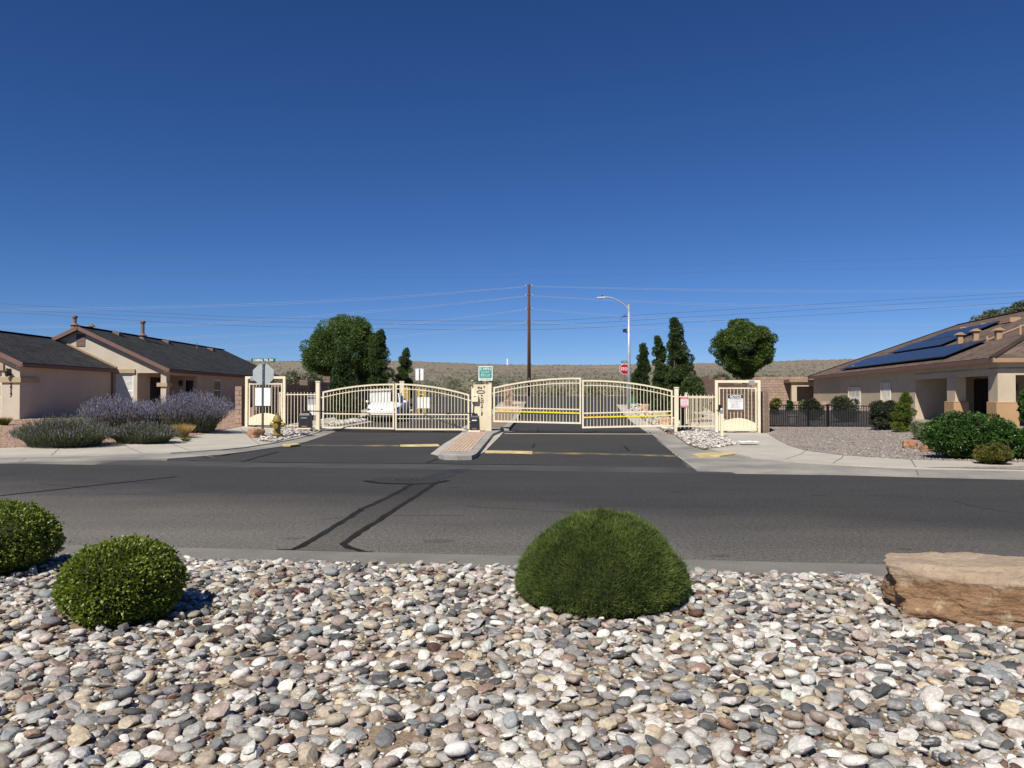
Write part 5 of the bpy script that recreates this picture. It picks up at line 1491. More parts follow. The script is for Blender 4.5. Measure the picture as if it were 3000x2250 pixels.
# ------------------------------------------------------------------ white car behind the gate
def car():
    y0 = 42.2
    p = Vector(((1118 - 1500) / FPX * y0, y0, 0)); p.z = T(p.x, p.y + 2) + .01
    t = thing('car', 'white electric crossover car waiting behind the closed gate', 'car', p, R(0), local=True)
    # y, half width, underside, belt, top, half width at top
    S = [(0.00, .62, .40, .60, .64, .50), (.06, .80, .28, .66, .70, .60), (.22, .90, .22, .72, .78, .66), (.55, .95, .20, .80, .89, .68), (1.0, .965, .20, .90, .99, .68), (1.38, .965, .20, .975, 1.055, .66),
         (1.75, .965, .20, 1.00, 1.29, .64), (2.2, .965, .20, 1.03, 1.52, .62), (2.65, .965, .20, 1.05, 1.61, .61), (3.2, .965, .20, 1.06, 1.62, .60), (3.75, .965, .20, 1.08, 1.54, .58), (4.25, .95, .26, 1.09, 1.36, .54), (4.6, .91, .34, 1.06, 1.16, .52), (4.74, .80, .46, .96, 1.02, .50)]
    V, F, mi = [], [], []
    for y, w, zb, zl, zt, wt in S:
        ring = [(0, zb), (w * .80, zb), (w * .97, zb + .12), (w, (zb + zl) * .5 + .04), (w * .965, zl - .04), (w * .93, zl), (wt + (w * .93 - wt) * .12, zl + (zt - zl) * .86), (wt * .62, zt - .012), (0, zt)]
        full = ring + [(-a, b) for a, b in reversed(ring[1:-1])]
        V += [(a, y, b) for a, b in full]
    n = 16
    for i in range(len(S) - 1):
        for k in range(n):
            a, b = i * n + k, i * n + (k + 1) % n
            F.append((a, b, b + n, a + n))
            side = k in (5, 10); top_ = k in (6, 7, 8, 9)
            glass = (5 <= i <= 6 and (top_)) or (7 <= i <= 9 and top_) or (side and 5 <= i <= 10) or (10 <= i <= 11 and top_)
            mi.append(1 if glass else (2 if k in (0, 15) else 0))
    F.append(tuple(reversed(range(n)))); mi.append(0)
    F.append(tuple(range((len(S) - 1) * n, len(S) * n))); mi.append(0)
    mb = MB(); mb.v, mb.f, mb.m = V, F, mi
    body = mb.build('body', [M['car_white'], M['glass'], M['car_black']], t, smooth=True)
    sd = body.modifiers.new('sub', 'SUBSURF'); sd.levels = sd.render_levels = 2
    # pillars framing the windscreen and the roof edge
    for s in (-1, 1):
        MB().bar((s * .80, 1.33, 1.04), (s * .60, 2.22, 1.525), .05, .06).bar((s * .60, 2.2, 1.53), (s * .575, 3.7, 1.545), .05, .05).build('pillar', M['car_white'], t)
        MB().prism([(s * .58, -.0 + .135, .66), (s * .84, .20, .76), (s * .90, .42, .82), (s * .905, .34, .72), (s * .82, .12, .655)], (0, -.13, .0)).build('headlight', M['car_black'], t, bevel=.01)
        MB().box(*sorted((s * .62, s * .80)), .035, .12, .42, .47).build('fog_slot', M['car_black'], t)
        mr = MB().quadbox([(s * .99, 1.42, 1.02), (s * 1.16, 1.44, 1.03), (s * 1.16, 1.58, 1.03), (s * .99, 1.56, 1.02), (s * 1.0, 1.45, 1.15), (s * 1.13, 1.46, 1.14), (s * 1.13, 1.56, 1.14), (s * 1.0, 1.54, 1.15)]).build('mirror', M['car_white'], t, bevel=.02)
        MB().bar((s * .9, 1.52, 1.02), (s * 1.02, 1.5, 1.04), .06, .04).build('mirror_foot', M['car_black'], mr)
        for y in (.92, 3.80):
            wh = MB().tube((s * .74, y, .345), (s * .965, y, .345), .345, .345, 20).build('wheel', M['tyre'], t)
            MB().tube((s * .96, y, .345), (s * .975, y, .345), .235, .22, 14).build('rim', M['rim'], wh)
            MB().tube((s * .70, y, .36), (s * .963, y, .36), .40, .40, 20).build('wheel_arch', M['car_black'], t)
    MB().box(-.58, .58, -.04, .06, .385, .435).build('lower_grille', M['car_black'], t)
    MB().box(-.72, .72, .02, .3, .17, .30).build('chin_spoiler', M['car_black'], t, bevel=.03)
    MB().box(-.05, .05, -.012, .02, .665, .70).build('badge', M['rim'], t)
    MB().box(-.7, .7, 1.30, 1.40, 1.035, 1.055).build('wiper_cowl', M['car_black'], t)
    return t
car()

# ------------------------------------------------------------------ foliage built leaf by leaf (numpy)
RS = np.random.RandomState(11)
def unit(n, rs=RS):
    v = rs.normal(size=(n, 3)); return v / np.linalg.norm(v, axis=1, keepdims=True)

def leaf_mesh(name, P, Nn, size, aspect, mat, parent, spread=.8, tint=None, rs=RS, up=0.0):
    """a folded four-cornered leaf at every point; Nn is the outward direction"""
    n = len(P)
    d = Nn + spread * unit(n, rs); d[:, 2] += up
    d /= np.linalg.norm(d, axis=1, keepdims=True)
    s = np.cross(d, unit(n, rs)); s /= np.linalg.norm(s, axis=1, keepdims=True) + 1e-9
    k = np.cross(s, d)
    L = rs.uniform(size[0], size[1], (n, 1)); W = L * aspect
    V = np.empty((n, 4, 3))
    V[:, 0] = P; V[:, 1] = P + d * L * .5 + s * W * .5 + k * L * .08; V[:, 2] = P + d * L; V[:, 3] = P + d * L * .5 - s * W * .5 + k * L * .08
    b = np.arange(n)[:, None] * 4
    F = np.concatenate([b + np.array([0, 1, 2]), b + np.array([0, 2, 3])])
    t = rs.uniform(0, 1, n) if tint is None else np.clip(tint + rs.uniform(-.25, .25, n), 0, 1)
    return tri_mesh(name, V.reshape(-1, 3), F, mat, parent, {'tint': ('FLOAT', np.repeat(t, 4))})

def blade_mesh(name, P, D, length, width, mat, parent, bend=.2, tint=None, rs=RS):
    """thin upright blades: a triangle on a short quad"""
    n = len(P)
    D = D / np.linalg.norm(D, axis=1, keepdims=True)
    s = np.cross(D, unit(n, rs)); s /= np.linalg.norm(s, axis=1, keepdims=True) + 1e-9
    L = rs.uniform(length[0], length[1], (n, 1))
    o = D.copy(); o[:, 2] = -.4 * np.abs(bend)
    V = np.empty((n, 3, 3))
    V[:, 0] = P - s * width / 2; V[:, 1] = P + s * width / 2; V[:, 2] = P + D * L + o * L * bend * .4
    F = np.arange(n * 3).reshape(n, 3)
    t = rs.uniform(0, 1, n) if tint is None else np.clip(tint + rs.uniform(-.2, .2, n), 0, 1)
    return tri_mesh(name, V.reshape(-1, 3), F, mat, parent, {'tint': ('FLOAT', np.repeat(t, 3))})

def lumpy(u, seed, amp, f=2.0):
    return np.array([1 + amp * noise.noise((a * f + seed, b * f, c * f)) + amp * .5 * noise.noise((a * f * 2.3, b * f * 2.3 + seed, c * f * 2.3)) for a, b, c in u])

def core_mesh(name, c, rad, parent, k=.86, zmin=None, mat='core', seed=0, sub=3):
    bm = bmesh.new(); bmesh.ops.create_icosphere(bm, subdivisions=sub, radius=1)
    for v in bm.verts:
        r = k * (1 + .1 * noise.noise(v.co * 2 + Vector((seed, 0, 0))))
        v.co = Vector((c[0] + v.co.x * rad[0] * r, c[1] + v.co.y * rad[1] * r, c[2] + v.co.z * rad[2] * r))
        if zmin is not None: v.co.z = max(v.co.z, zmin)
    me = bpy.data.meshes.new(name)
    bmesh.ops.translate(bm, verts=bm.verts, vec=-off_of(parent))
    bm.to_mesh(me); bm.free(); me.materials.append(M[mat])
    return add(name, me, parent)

# --- clipped boxwood balls by the road
def boxwood(pxc, row_base, y, w, h, label, seed):
    p = at(pxc, row_base, y); z0 = BED(p.x, p.y)
    t = thing('boxwood_bush', label, 'bush', (p.x, p.y, z0))
    rad = np.array([w / 2, w / 2, h * .54]); c = np.array([p.x, p.y, z0 + h * .47])
    rs = np.random.RandomState(seed)
    u = unit(15000, rs)
    r = lumpy(u, seed, .13, 1.9) * rs.uniform(.86, 1.02, len(u)) ** .7
    sp = rs.uniform(size=len(u)) < .03
    r[sp] *= rs.uniform(1.02, 1.12, sp.sum())
    P = c + u * rad * r[:, None]
    P[:, 2] = np.maximum(P[:, 2], z0 + .02)
    nn = u / rad; nn /= np.linalg.norm(nn, axis=1, keepdims=True)
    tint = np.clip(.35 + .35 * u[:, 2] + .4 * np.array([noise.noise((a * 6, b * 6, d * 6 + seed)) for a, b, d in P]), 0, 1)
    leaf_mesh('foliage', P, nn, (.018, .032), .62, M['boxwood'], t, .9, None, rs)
    core_mesh('dark_core', c, rad, t, .87, z0 - .02, seed=seed)
    MB().tube((p.x, p.y, z0 - .1), (p.x, p.y, z0 + .2), .03, .025, 8).build('stem', M['bark'], t)
    return t
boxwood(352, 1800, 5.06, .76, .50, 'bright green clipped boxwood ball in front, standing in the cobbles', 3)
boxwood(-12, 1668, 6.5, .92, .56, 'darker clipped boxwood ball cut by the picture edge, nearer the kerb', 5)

# --- clipped juniper dome
p = at(1763, 1752, 5.6); z0 = BED(p.x, p.y)
t = thing('juniper_dome', 'broad clipped juniper dome of fine needles in the cobbles', 'bush', (p.x, p.y, z0))
rs = np.random.RandomState(8)
def dome(u):                                   # profile: wide skirt, rounded cone above
    th = np.arctan2(u[:, 2], np.hypot(u[:, 0], u[:, 1]))
    return th
n = 105000
zz_ = rs.uniform(0, 1, n) ** .9
az = rs.uniform(0, 2 * math.pi, n)
prof_z = np.array([0, .08, .2, .36, .52, .68, .82, .93, 1.0]); prof_r = np.array([.92, .99, 1.0, .94, .845, .71, .53, .32, .0])
rr_ = np.interp(zz_, prof_z, prof_r)
lum = np.array([1 + .035 * noise.noise((math.cos(a) * 2.2, math.sin(a) * 2.2, z * 3)) + .03 * noise.noise((math.cos(a) * 5, math.sin(a) * 5, z * 6)) + .032 * noise.noise((math.cos(a) * 17, math.sin(a) * 17, z * 18)) for a, z in zip(az, zz_)])
HD, WD = .60, .62
P = np.stack([p.x + np.cos(az) * rr_ * WD * lum, p.y + np.sin(az) * rr_ * WD * lum, z0 + .03 + zz_ * HD * lum], 1)
dr_ = np.interp(zz_ + .01, prof_z, prof_r) - np.interp(np.maximum(zz_ - .01, 0), prof_z, prof_r)
nz = np.clip(-dr_ / .02 * WD / HD, -.2, 6)
Nn = np.stack([np.cos(az), np.sin(az), nz], 1); Nn /= np.linalg.norm(Nn, axis=1, keepdims=True)
P -= Nn * rs.uniform(0, .035, (n, 1)); P += Nn * (rs.uniform(size=(n, 1)) < .02) * rs.uniform(.01, .045, (n, 1))
D = Nn + .75 * unit(n, rs); D[:, 2] += .35
tint = .5 + .9 * np.array([noise.noise((a * 7, b * 7, c_ * 7)) for a, b, c_ in P])
blade_mesh('foliage', P, D, (.016, .034), .0045, M['juniper'], t, .1, tint, rs)
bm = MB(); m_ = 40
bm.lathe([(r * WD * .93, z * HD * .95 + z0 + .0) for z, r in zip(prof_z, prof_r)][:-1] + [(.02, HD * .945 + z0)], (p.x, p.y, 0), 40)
bm.build('dark_core', M['core'], t, smooth=True)  # solid dark dome added beneath the needles to block the view through them

# --- sandstone boulder
def boulder(name, label, c, dim, rz, seed, mat, cut=0, sub=4, amp=.06, box=.55, group=None, parent=None):
    bm = bmesh.new(); bmesh.ops.create_cube(bm, size=2)
    bmesh.ops.subdivide_edges(bm, edges=bm.edges[:], cuts=2 ** sub - 1, use_grid_fill=True)
    o_ = Vector((seed * 3.1, seed * 1.7, seed))
    rc_ = random.Random(int(seed * 10))
    planes = []
    for _ in range(cut):                             # chipped and broken facets
        d = Vector((rc_.uniform(-1, 1), rc_.uniform(-1, .4), rc_.uniform(-.7, 1))).normalized()
        ext = abs(d.x) + abs(d.y) + abs(d.z)
        planes.append((d, ext * rc_.uniform(.70, .90)))
    for v in bm.verts:
        q = v.co.copy()
        for d, h_ in planes:
            k_ = q.dot(d) - h_
            if k_ > 0: q -= d * k_ * .94
        s_ = q.normalized() * 1.25
        q = q.lerp(s_, 1 - box)
        d = q.normalized()
        f = 1 + amp * 2.2 * noise.noise(q * 1.1 + o_) + amp * noise.noise(q * 2.7 + o_) + amp * .45 * noise.noise(q * 7 + o_) + amp * .25 * noise.noise(Vector((q.x * 5, q.y * 5, q.z * 22)) + o_)
        if cut:
            f += .075 * noise.noise(Vector((q.x * 1.6, q.y * 1.6, q.z * 1.1)) + o_ * 2) + .05 * abs(noise.noise(Vector((q.x * 3.3, q.y * 3.3, q.z * 2.6)) + o_)) - .10 * max(0, 1 - abs(q.x + .42 + .12 * noise.noise(q * 3)) * 16) * (.4 + .6 * abs(noise.noise(q * 4)))
        cell = noise.cell(Vector((q.x * 2.1, q.y * 2.1, q.z * 2.6)) + o_) * amp * .35
        q = q * (f + cell)
        v.co = Vector((q.x * dim[0] / 2, q.y * dim[1] / 2, q.z * dim[2] / 2))
    bmesh.ops.rotate(bm, verts=bm.verts, matrix=Matrix.Rotation(rz, 3, 'Z'))
    me = bpy.data.meshes.new(name); bm.to_mesh(me); bm.free()
    me.materials.append(mat); me.polygons.foreach_set('use_smooth', [True] * len(me.polygons))
    o = add(name, me); o.location = c
    if label: tag(o, label, 'boulder' if dim[0] > 1 else 'rock', group)
    return o
pl_ = at(2600, 1790, 5.75); pr_ = at(3060, 1830, 5.6)
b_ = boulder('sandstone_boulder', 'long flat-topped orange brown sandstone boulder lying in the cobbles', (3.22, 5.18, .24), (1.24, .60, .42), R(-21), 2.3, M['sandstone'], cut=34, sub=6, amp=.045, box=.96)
rockm = pm('brown_rock', (.30, .15, .08, 1), (.40, .24, .15, 1), 3, .9, 20, .3, .8)
palem = pm('pale_rock', (.50, .34, .22, 1), (.40, .25, .16, 1), 3, .9, 20, .3, .8)
for nm, lab, a, r, y, dm, mt, sd in (('brown_rock', 'squarish brown rock lying against the stop sign post', 750, 1275, 27.3, (.46, .4, .32), rockm, 4.0), ('tan_rock', 'orange brown rock alone on the grey gravel yard', 2665, 1300, 21.8, (.40, .34, .24), rockm, 1.2), ('tan_rock', 'small tan rock half hidden by the big green shrub', 2714, 1298, 20.6, (.26, .26, .24), rockm, 6.6),
                             ('tan_rock', 'pale tan boulder in the stones behind the striped gate post', 1955, 1232, 36.5, (.75, .6, .42), palem, 2.2), ('tan_rock', 'pale tan rock below the columnar trees', 1893, 1190, 52, (.7, .6, .5), palem, 7.1), ('tan_rock', 'small tan rock beside the one below the columnar trees', 1886, 1178, 55, (.5, .4, .3), palem, 8.3)):
    q = at(a, r, y); boulder(nm, lab, (q.x, q.y, T(q.x, q.y) + .08 + dm[2] * .40), dm, sd, sd, mt, sub=3, amp=.08, box=.7)

# ------------------------------------------------------------------ cobbles
def ico(sub):
    bm = bmesh.new(); bmesh.ops.create_icosphere(bm, subdivisions=sub, radius=1)
    V = np.array([v.co[:] for v in bm.verts]); F = np.array([[v.index for v in f.verts] for f in bm.faces]); bm.free()
    return V, F
ICO = {s: ico(s) for s in (1, 2, 3)}
def stone_shapes(sub, n, seed):
    V0, F = ICO[sub]
    out = []
    rs = np.random.RandomState(seed)
    for i in range(n):
        V = V0.copy()
        e = rs.uniform(.65, 1.0)                      # squareness
        V = np.sign(V) * np.abs(V) ** e
        V /= np.abs(V).max()
        o = rs.uniform(0, 50, 3)
        V *= np.array([1 + .16 * noise.noise(Vector(v * 1.1 + o)) + .06 * noise.noise(Vector(v * 2.6 + o)) for v in V])[:, None]
        for _ in range(rs.randint(2, 7) if i % 3 else rs.randint(0, 2)):          # broken faces
            d = rs.normal(size=3); d /= np.linalg.norm(d)
            h = rs.uniform(.42, .8)
            k = V @ d
            V = V - np.maximum(k - h, 0)[:, None] * d * .93
        out.append(V * np.array([1, rs.uniform(.60, .92), rs.uniform(.27, .52)]))
    return out, F                                   # shapes with i % 3 are broken stones, the others rounded
PAL = [((0.458, 0.440, 0.409), 21), ((0.587, 0.565, 0.528), 15), ((0.279, 0.272, 0.260), 16), ((0.353, 0.301, 0.236), 12), ((0.329, 0.268, 0.236), 8), ((0.215, 0.176, 0.143), 10), ((0.078, 0.079, 0.082), 7), ((0.151, 0.151, 0.154), 9), ((0.115, 0.061, 0.049), 2.2), ((0.252, 0.170, 0.132), 2.4), ((0.223, 0.237, 0.246), 4), ((0.443, 0.374, 0.273), 4.5)]
PNAME = ['pale grey', 'whitish', 'mid grey', 'tan', 'pinkish', 'brown', 'dark charcoal', 'slate grey', 'dark red', 'rusty red', 'bluish grey', 'cream yellow']
PW_ = np.array([w for _, w in PAL]); PW_ = PW_ / PW_.sum()
def rotm(a, b, c):
    return np.array((Matrix.Rotation(a, 3, 'Z') @ Matrix.Rotation(b, 3, 'X') @ Matrix.Rotation(c, 3, 'Y')))

def scatter(poly_test, x0, x1, y0, y1, rmin, rmax, n, seed, power=2.0, overlap=.80, dens=None):
    rs = np.random.RandomState(seed)
    cell = rmax * 2
    grid = {}
    out = []
    rad = rmin + (rmax - rmin) * rs.uniform(0, 1, n) ** power
    rad = -np.sort(-rad)
    for r in rad:
        for _ in range(5):
            x, y = rs.uniform(x0, x1), rs.uniform(y0, y1)
            if not poly_test(x, y): continue
            if dens is not None and rs.uniform() > dens(x, y, r): continue
            gx, gy = int(x / cell), int(y / cell)
            if all((x - a) ** 2 + (y - b) ** 2 > ((r + q) * overlap) ** 2 for i in (-1, 0, 1) for j in (-1, 0, 1) for a, b, q in grid.get((gx + i, gy + j), ())):
                grid.setdefault((gx, gy), []).append((x, y, r)); out.append((x, y, r)); break
    return out

def join_stones(name, S, zf, shapes, F, seed, mat, flat=1.0, bury=.30, pal=None, parent=None):
    rs = np.random.RandomState(seed)
    VV, FF, CC, SM = [], [], [], []
    k = 0
    for x, y, r in S:
        si = rs.randint(len(shapes))
        V = shapes[si]
        SM.append(np.full(len(F), si % 3 == 0))
        V = (V * r) @ rotm(rs.uniform(0, 6.3), rs.normal(0, .22), rs.normal(0, .22)).T
        h = -V[:, 2].min()
        V = V + np.array([x, y, zf(x, y) + h * (1 - 2 * bury)])
        ci = rs.choice(len(PAL), p=PW_ if pal is None else pal)
        c = np.array(PAL[ci][0]) * rs.uniform(.78, 1.18) * rs.uniform(.97, 1.03, 3)
        VV.append(V); FF.append(F + k); k += len(V)
        CC.append(np.tile(np.append(c, 1), (len(V), 1)))
    o = tri_mesh(name, np.concatenate(VV), np.concatenate(FF), mat, parent, {'col': ('FLOAT_COLOR', np.concatenate(CC))}, smooth=True)
    o.data.polygons.foreach_set('use_smooth', np.concatenate(SM))
    return o

bushes = [(at(352, 1800, 5.06), .32), (at(-12, 1668, 6.5), .36), (at(1763, 1752, 5.6), .56)]
def in_bed(x, y):
    if y > NEAR(x) - .60: return False
    if abs(x) > .70 * y + .75: return False
    if abs((x - 3.2) * .93 - (y - 5.18) * .36) < .56 and abs((x - 3.2) * .36 + (y - 5.18) * .93) < .26: return False
    return all((x - q.x) ** 2 + (y - q.y) ** 2 > r * r for q, r in bushes)
def bed_dens(x, y, r):
    d = noise.noise((x * .8 + 7, y * 1.1, 2)) + .45 * noise.noise((x * 2.4, y * 2.4, 8)) + .22 * (x + .5) / 3
    d += .35 * ss(4.4, 5.4, y)
    return 1.0 if d > -.14 else (.22 if r > .026 else .6)
S = scatter(in_bed, -5.6, 5.6, 2.65, 7.4, .0115, .054, 80000, 5, 3.0, .74, bed_dens)
sh2, F2 = stone_shapes(2, 60, 22)
sh1, F1 = stone_shapes(1, 40, 23)
# the 300 cobbles that show largest stand as things of their own
def shows(s):
    x, y, r = s
    return r / y if abs(x) < .66 * y and y > 2.95 else 0
S.sort(key=shows, reverse=True)
big, rest = S[:290], S[290:]
special = [((985, 1868), .062, 6, 'round charcoal cobble alone between the boxwood and juniper'), ((2038, 1802), .062, 8, 'dark red wedge-shaped cobble at the foot of the juniper dome'), ((1348, 1741), .045, 8, 'dark red cobble left of the juniper dome'), ((1125, 2160), .075, 7, 'largest charcoal slab-like cobble in the near row'),
           ((905, 2215), .07, 3, 'big pale tan oval cobble at the bottom of the view'), ((1223, 1962), .05, 5, 'rounded brown cobble in the middle of the bed'), ((668, 1852), .065, 5, 'upright tan brown cobble between boxwood and middle of the bed'), ((1990, 1910), .045, 8, 'rust red cobble in front of the juniper dome')]
def one_stone(name, x, y, r, ci, rs, shape=None, tilt=.22):
    si = rs.randint(len(sh2))
    V = sh2[si]
    Rm = rotm(rs.uniform(0, 6.3), rs.normal(0, tilt), rs.normal(0, tilt))
    V = (V * r) @ Rm.T
    h = -V[:, 2].min()
    z = BED(x, y) + h * .42
    c = np.append(np.array(PAL[ci][0]) * rs.uniform(.85, 1.15), 1)
    o = tri_mesh(name, V, F2, M['stone'], None, {'col': ('FLOAT_COLOR', np.tile(c, (len(V), 1)))}, smooth=True, off=(0, 0, 0))
    o.location = (x, y, z)
    if si % 3: o.data.polygons.foreach_set('use_smooth', np.zeros(len(F2), bool))
    return o, V
rs = np.random.RandomState(77)
taken = []
for (a, b), r, ci, lab in special:
    d = ray(a, b); tt = (.10 - CAMZ) / d.z
    x, y = d.x * tt, d.y * tt
    taken.append((x, y, r))
    o, _ = one_stone('river_cobble', x, y, r, ci, rs, tilt=.15)
    tag(o, lab, 'cobble', 'river cobbles of the near bed')
big = [s for s in big if all((s[0] - a) ** 2 + (s[1] - b) ** 2 > (.85 * (s[2] + r)) ** 2 for a, b, r in taken)]
rest = [s for s in rest if all((s[0] - a) ** 2 + (s[1] - b) ** 2 > (.8 * (s[2] + r)) ** 2 for a, b, r in taken)]
for x, y, r in big:
    ci = rs.choice(len(PAL), p=PW_)
    o, V = one_stone('river_cobble', x, y, r, ci, rs)
    ex = V.max(0) - V.min(0)
    shp = 'flat' if ex[2] < .42 * max(ex[0], ex[1]) else ('rounded' if ex[2] > .62 * max(ex[0], ex[1]) else 'oval')
    px = 1500 + FPX * x / y; row = 1162 + FPX * 1.46 / y
    where = ('beneath the sandstone boulder' if px > 2350 and row < 2000 else 'in the corner below the boulder' if px > 2250 else 'in front of the juniper dome' if px > 1450 else 'in the sandy middle of the bed' if px > 700 else 'below the boxwood balls' )
    tag(o, '%s %s river cobble lying %s' % (shp, PNAME[ci], where), 'cobble', 'river cobbles of the near bed')
near = [s for s in rest if s[1] < 4.3 and s[2] > .024]
farr = [s for s in rest if not (s[1] < 4.3 and s[2] > .024)]
o = join_stones('cobble_mass', near, BED, sh2, F2, 31, M['stone']); tag(o, 'mass of smaller mixed river cobbles filling the near bed', 'cobbles', kind='stuff')
mid = [s for s in farr if s[2] > .036]; sml = [s for s in farr if s[2] <= .036]
o = join_stones('cobble_field', mid, BED, sh2, F2, 32, M['stone']); tag(o, 'mass of pale river cobbles toward the kerb', 'cobbles', kind='stuff')
o = join_stones('pebble_fill', sml, BED, sh1, F1, 33, M['stone']); tag(o, 'small pebbles filling the gaps between the cobbles', 'pebbles', kind='stuff')
# stones riding on top of others, and fine pebbles in the sand
S2 = scatter(in_bed, -6.2, 6.2, 2.4, 7.6, .018, .058, 2600, 15, 1.8, 1.2, lambda x, y, r: 1 if y > 4.4 or x > 1 else .3)
o = join_stones('upper_cobbles', S2, lambda x, y: BED(x, y) + .022, sh2, F2, 34, M['stone'], bury=.2); tag(o, 'cobbles lying on top of the cobble layer', 'cobbles', kind='stuff')
S3 = scatter(in_bed, -5.5, 5.5, 2.4, 7.6, .006, .016, 9000, 16, 1.2, 1.0)
o = join_stones('sand_grit', S3, BED, sh1[:20], F1, 35, M['stone'], bury=.2, pal=np.array([.2, .05, .15, .2, .1, .15, .02, .03, .02, .03, .02, .03])); tag(o, 'fine grit and pebbles in the sand', 'grit', kind='stuff')
# dry leaves and twigs blown among the stones
n = 700
q = np.stack([RS.uniform(-5, 5, n), RS.uniform(2.6, 7.0, n)], 1)
P = np.array([(a, b, BED(a, b) + RS.uniform(.004, .05)) for a, b in q if in_bed(a, b) and noise.noise((a * 1.3, b * 1.3, 4)) > .05])
o = leaf_mesh('leaf_litter', P, np.tile([0, 0, .15], (len(P), 1)), (.012, .035), .5, M['gold_grass'], None, 1.0); tag(o, 'dry leaf litter among the cobbles', 'litter', kind='stuff')

# --- pale angular stones around the hydrant, the striped gate post and along the drive
WPAL = np.array([30, 34, 9, 8, 10, 4, 1, 1, .5, 1, 1, 4], float); WPAL /= WPAL.sum()
def inpoly(poly):
    P = [(p[0], p[1]) for p in poly]
    def f(x, y):
        c = False
        j = len(P) - 1
        for i in range(len(P)):
            if (P[i][1] > y) != (P[j][1] > y) and x < (P[j][0] - P[i][0]) * (y - P[i][1]) / (P[j][1] - P[i][1]) + P[i][0]: c = not c
            j = i
        return c
    return f
def bed(name, pixpoly, label, off, r0, r1, n, seed, world=None, soil=True):
    poly = pix(pixpoly, off) if world is None else world
    xs = [p[0] for p in poly]; ys = [p[1] for p in poly]
    if soil: patch(name + '_soil', poly, M['sand'], off + .012, .6, .16)
    S = scatter(inpoly(poly), min(xs), max(xs), min(ys), max(ys), r0, r1, n, seed, 1.3, .72)
    o = join_stones(name, S, lambda x, y: T(x, y) + off + .01, sh1, F1, seed + 3, M['stone'], bury=.15, pal=WPAL)
    return tag(o, label, 'stones', kind='stuff')
bed('hydrant_stones', [(752, 1292), (800, 1296), (842, 1286), (882, 1277), (932, 1262), (915, 1250), (834, 1246), (812, 1262), (776, 1272)], 'pale angular stones round the hydrant', .055, .035, .10, 1500, 41)
bed('post_stones', [(1978, 1274), (1998, 1289), (2017, 1302), (2061, 1316), (2099, 1312), (2159, 1303), (2120, 1283), (2094, 1270), (2071, 1255), (1988, 1255)], 'pale angular stones round the striped gate post', .055, .032, .088, 2600, 42)
bed('drive_stones_left', None, 'pale stones beside the drive on the car side', .05, .06, .17, 1300, 43, [(LE(y) - 1.25, y) for y in (33.4, 45, 58)] + [(LE(y) - .4, y) for y in (58, 45, 33.4)], False)
bed('drive_stones_right', None, 'pale stones beside the drive under the columnar trees', .05, .06, .18, 2200, 44, [(RE(y) + .8, y) for y in (32.3, 45, 60)] + [(RE(y) + 2.25, y) for y in (60, 45, 32.3)], False)
# loose gravel standing proud on the two yards
def gravel_scatter(name, poly, n, seed, cols, r, label):
    rs = np.random.RandomState(seed)
    f = inpoly(poly)
    xs = [p[0] for p in poly]; ys = [p[1] for p in poly]
    V0 = np.array([(1, 0, 0), (-1, 0, 0), (0, 1, 0), (0, -1, 0), (0, 0, 1), (0, 0, -.4)], float)
    F0 = np.array([(0, 2, 4), (2, 1, 4), (1, 3, 4), (3, 0, 4)])
    V, F, C = [], [], []
    while len(V) < n:
        x, y = rs.uniform(min(xs), max(xs)), rs.uniform(min(ys), min(max(ys), 45))
        if rs.uniform() > (18.0 / max(y, 18)) ** 2 or not f(x, y): continue
        s = rs.uniform(.5, 1.2) * r
        v = V0 * s * rs.uniform(.6, 1.3, (6, 3)) @ rotm(rs.uniform(0, 6.3), rs.normal(0, .4), rs.normal(0, .4)).T + np.array([x, y, T(x, y) + .075])
        F.append(F0 + 6 * len(V)); V.append(v)
        c = np.array(cols[rs.randint(len(cols))]) * rs.uniform(.8, 1.2)
        C.append(np.tile(np.append(c, 1), (6, 1)))
    o = tri_mesh(name, np.concatenate(V), np.concatenate(F), M['stone'], None, {'col': ('FLOAT_COLOR', np.concatenate(C))})
    return tag(o, label, 'gravel', kind='stuff')
gravel_scatter('grey_gravel', yr, 22000, 51, [(.25, .215, .18), (.34, .30, .25), (.18, .15, .13), (.38, .345, .30), (.28, .235, .20)], .024, 'loose grey gravel of the yard before the hipped house')
gravel_scatter('pink_gravel', yl, 12000, 52, [(.35, .235, .17), (.39, .29, .21), (.25, .165, .12), (.40, .33, .25), (.32, .21, .15)], .026, 'loose pinkish gravel of the lavender yard')

# ------------------------------------------------------------------ black fence and the fenced yard
fa, fb = gpt(2248, 1250, .07), gpt(2565, 1251, .07)
def black_fence(a, b, label):
    a, b = Vector(a), Vector(b)
    z0 = min(T(a.x, a.y), T(b.x, b.y)) + .06
    t = thing('black_fence', label, 'fence', (a.x, a.y, z0), math.atan2(b.y - a.y, b.x - a.x), local=True)
    L = (b - a).length
    h = 1.0
    MB().box(0, L, -.015, .015, h - .04, h).build('rail', M['black'], t)
    MB().box(0, L, -.015, .015, .04, .08).build('rail', M['black'], t)
    n = int(L / .105)
    for k in range(n): inst('picket', PKB, t, (L * (k + .5) / n, 0, 0), scale=(1, 1, h))
    for f in (0, .405, .585, 1): MB().box(L * f - .035, L * f + .035, -.035, .035, -.2, h + .05).build('post', M['black'], t)
    MB().box(.02, L - .02, .02, .026, .03, h * .78).build('netting', M['netting'], t)
    MB().box(L * .41, L * .58, -.03, -.016, -.02, .025).build('threshold', M['cream'], t)
    return t
black_fence(fa, fb, 'low black metal fence with dark netting across the gravel yard')

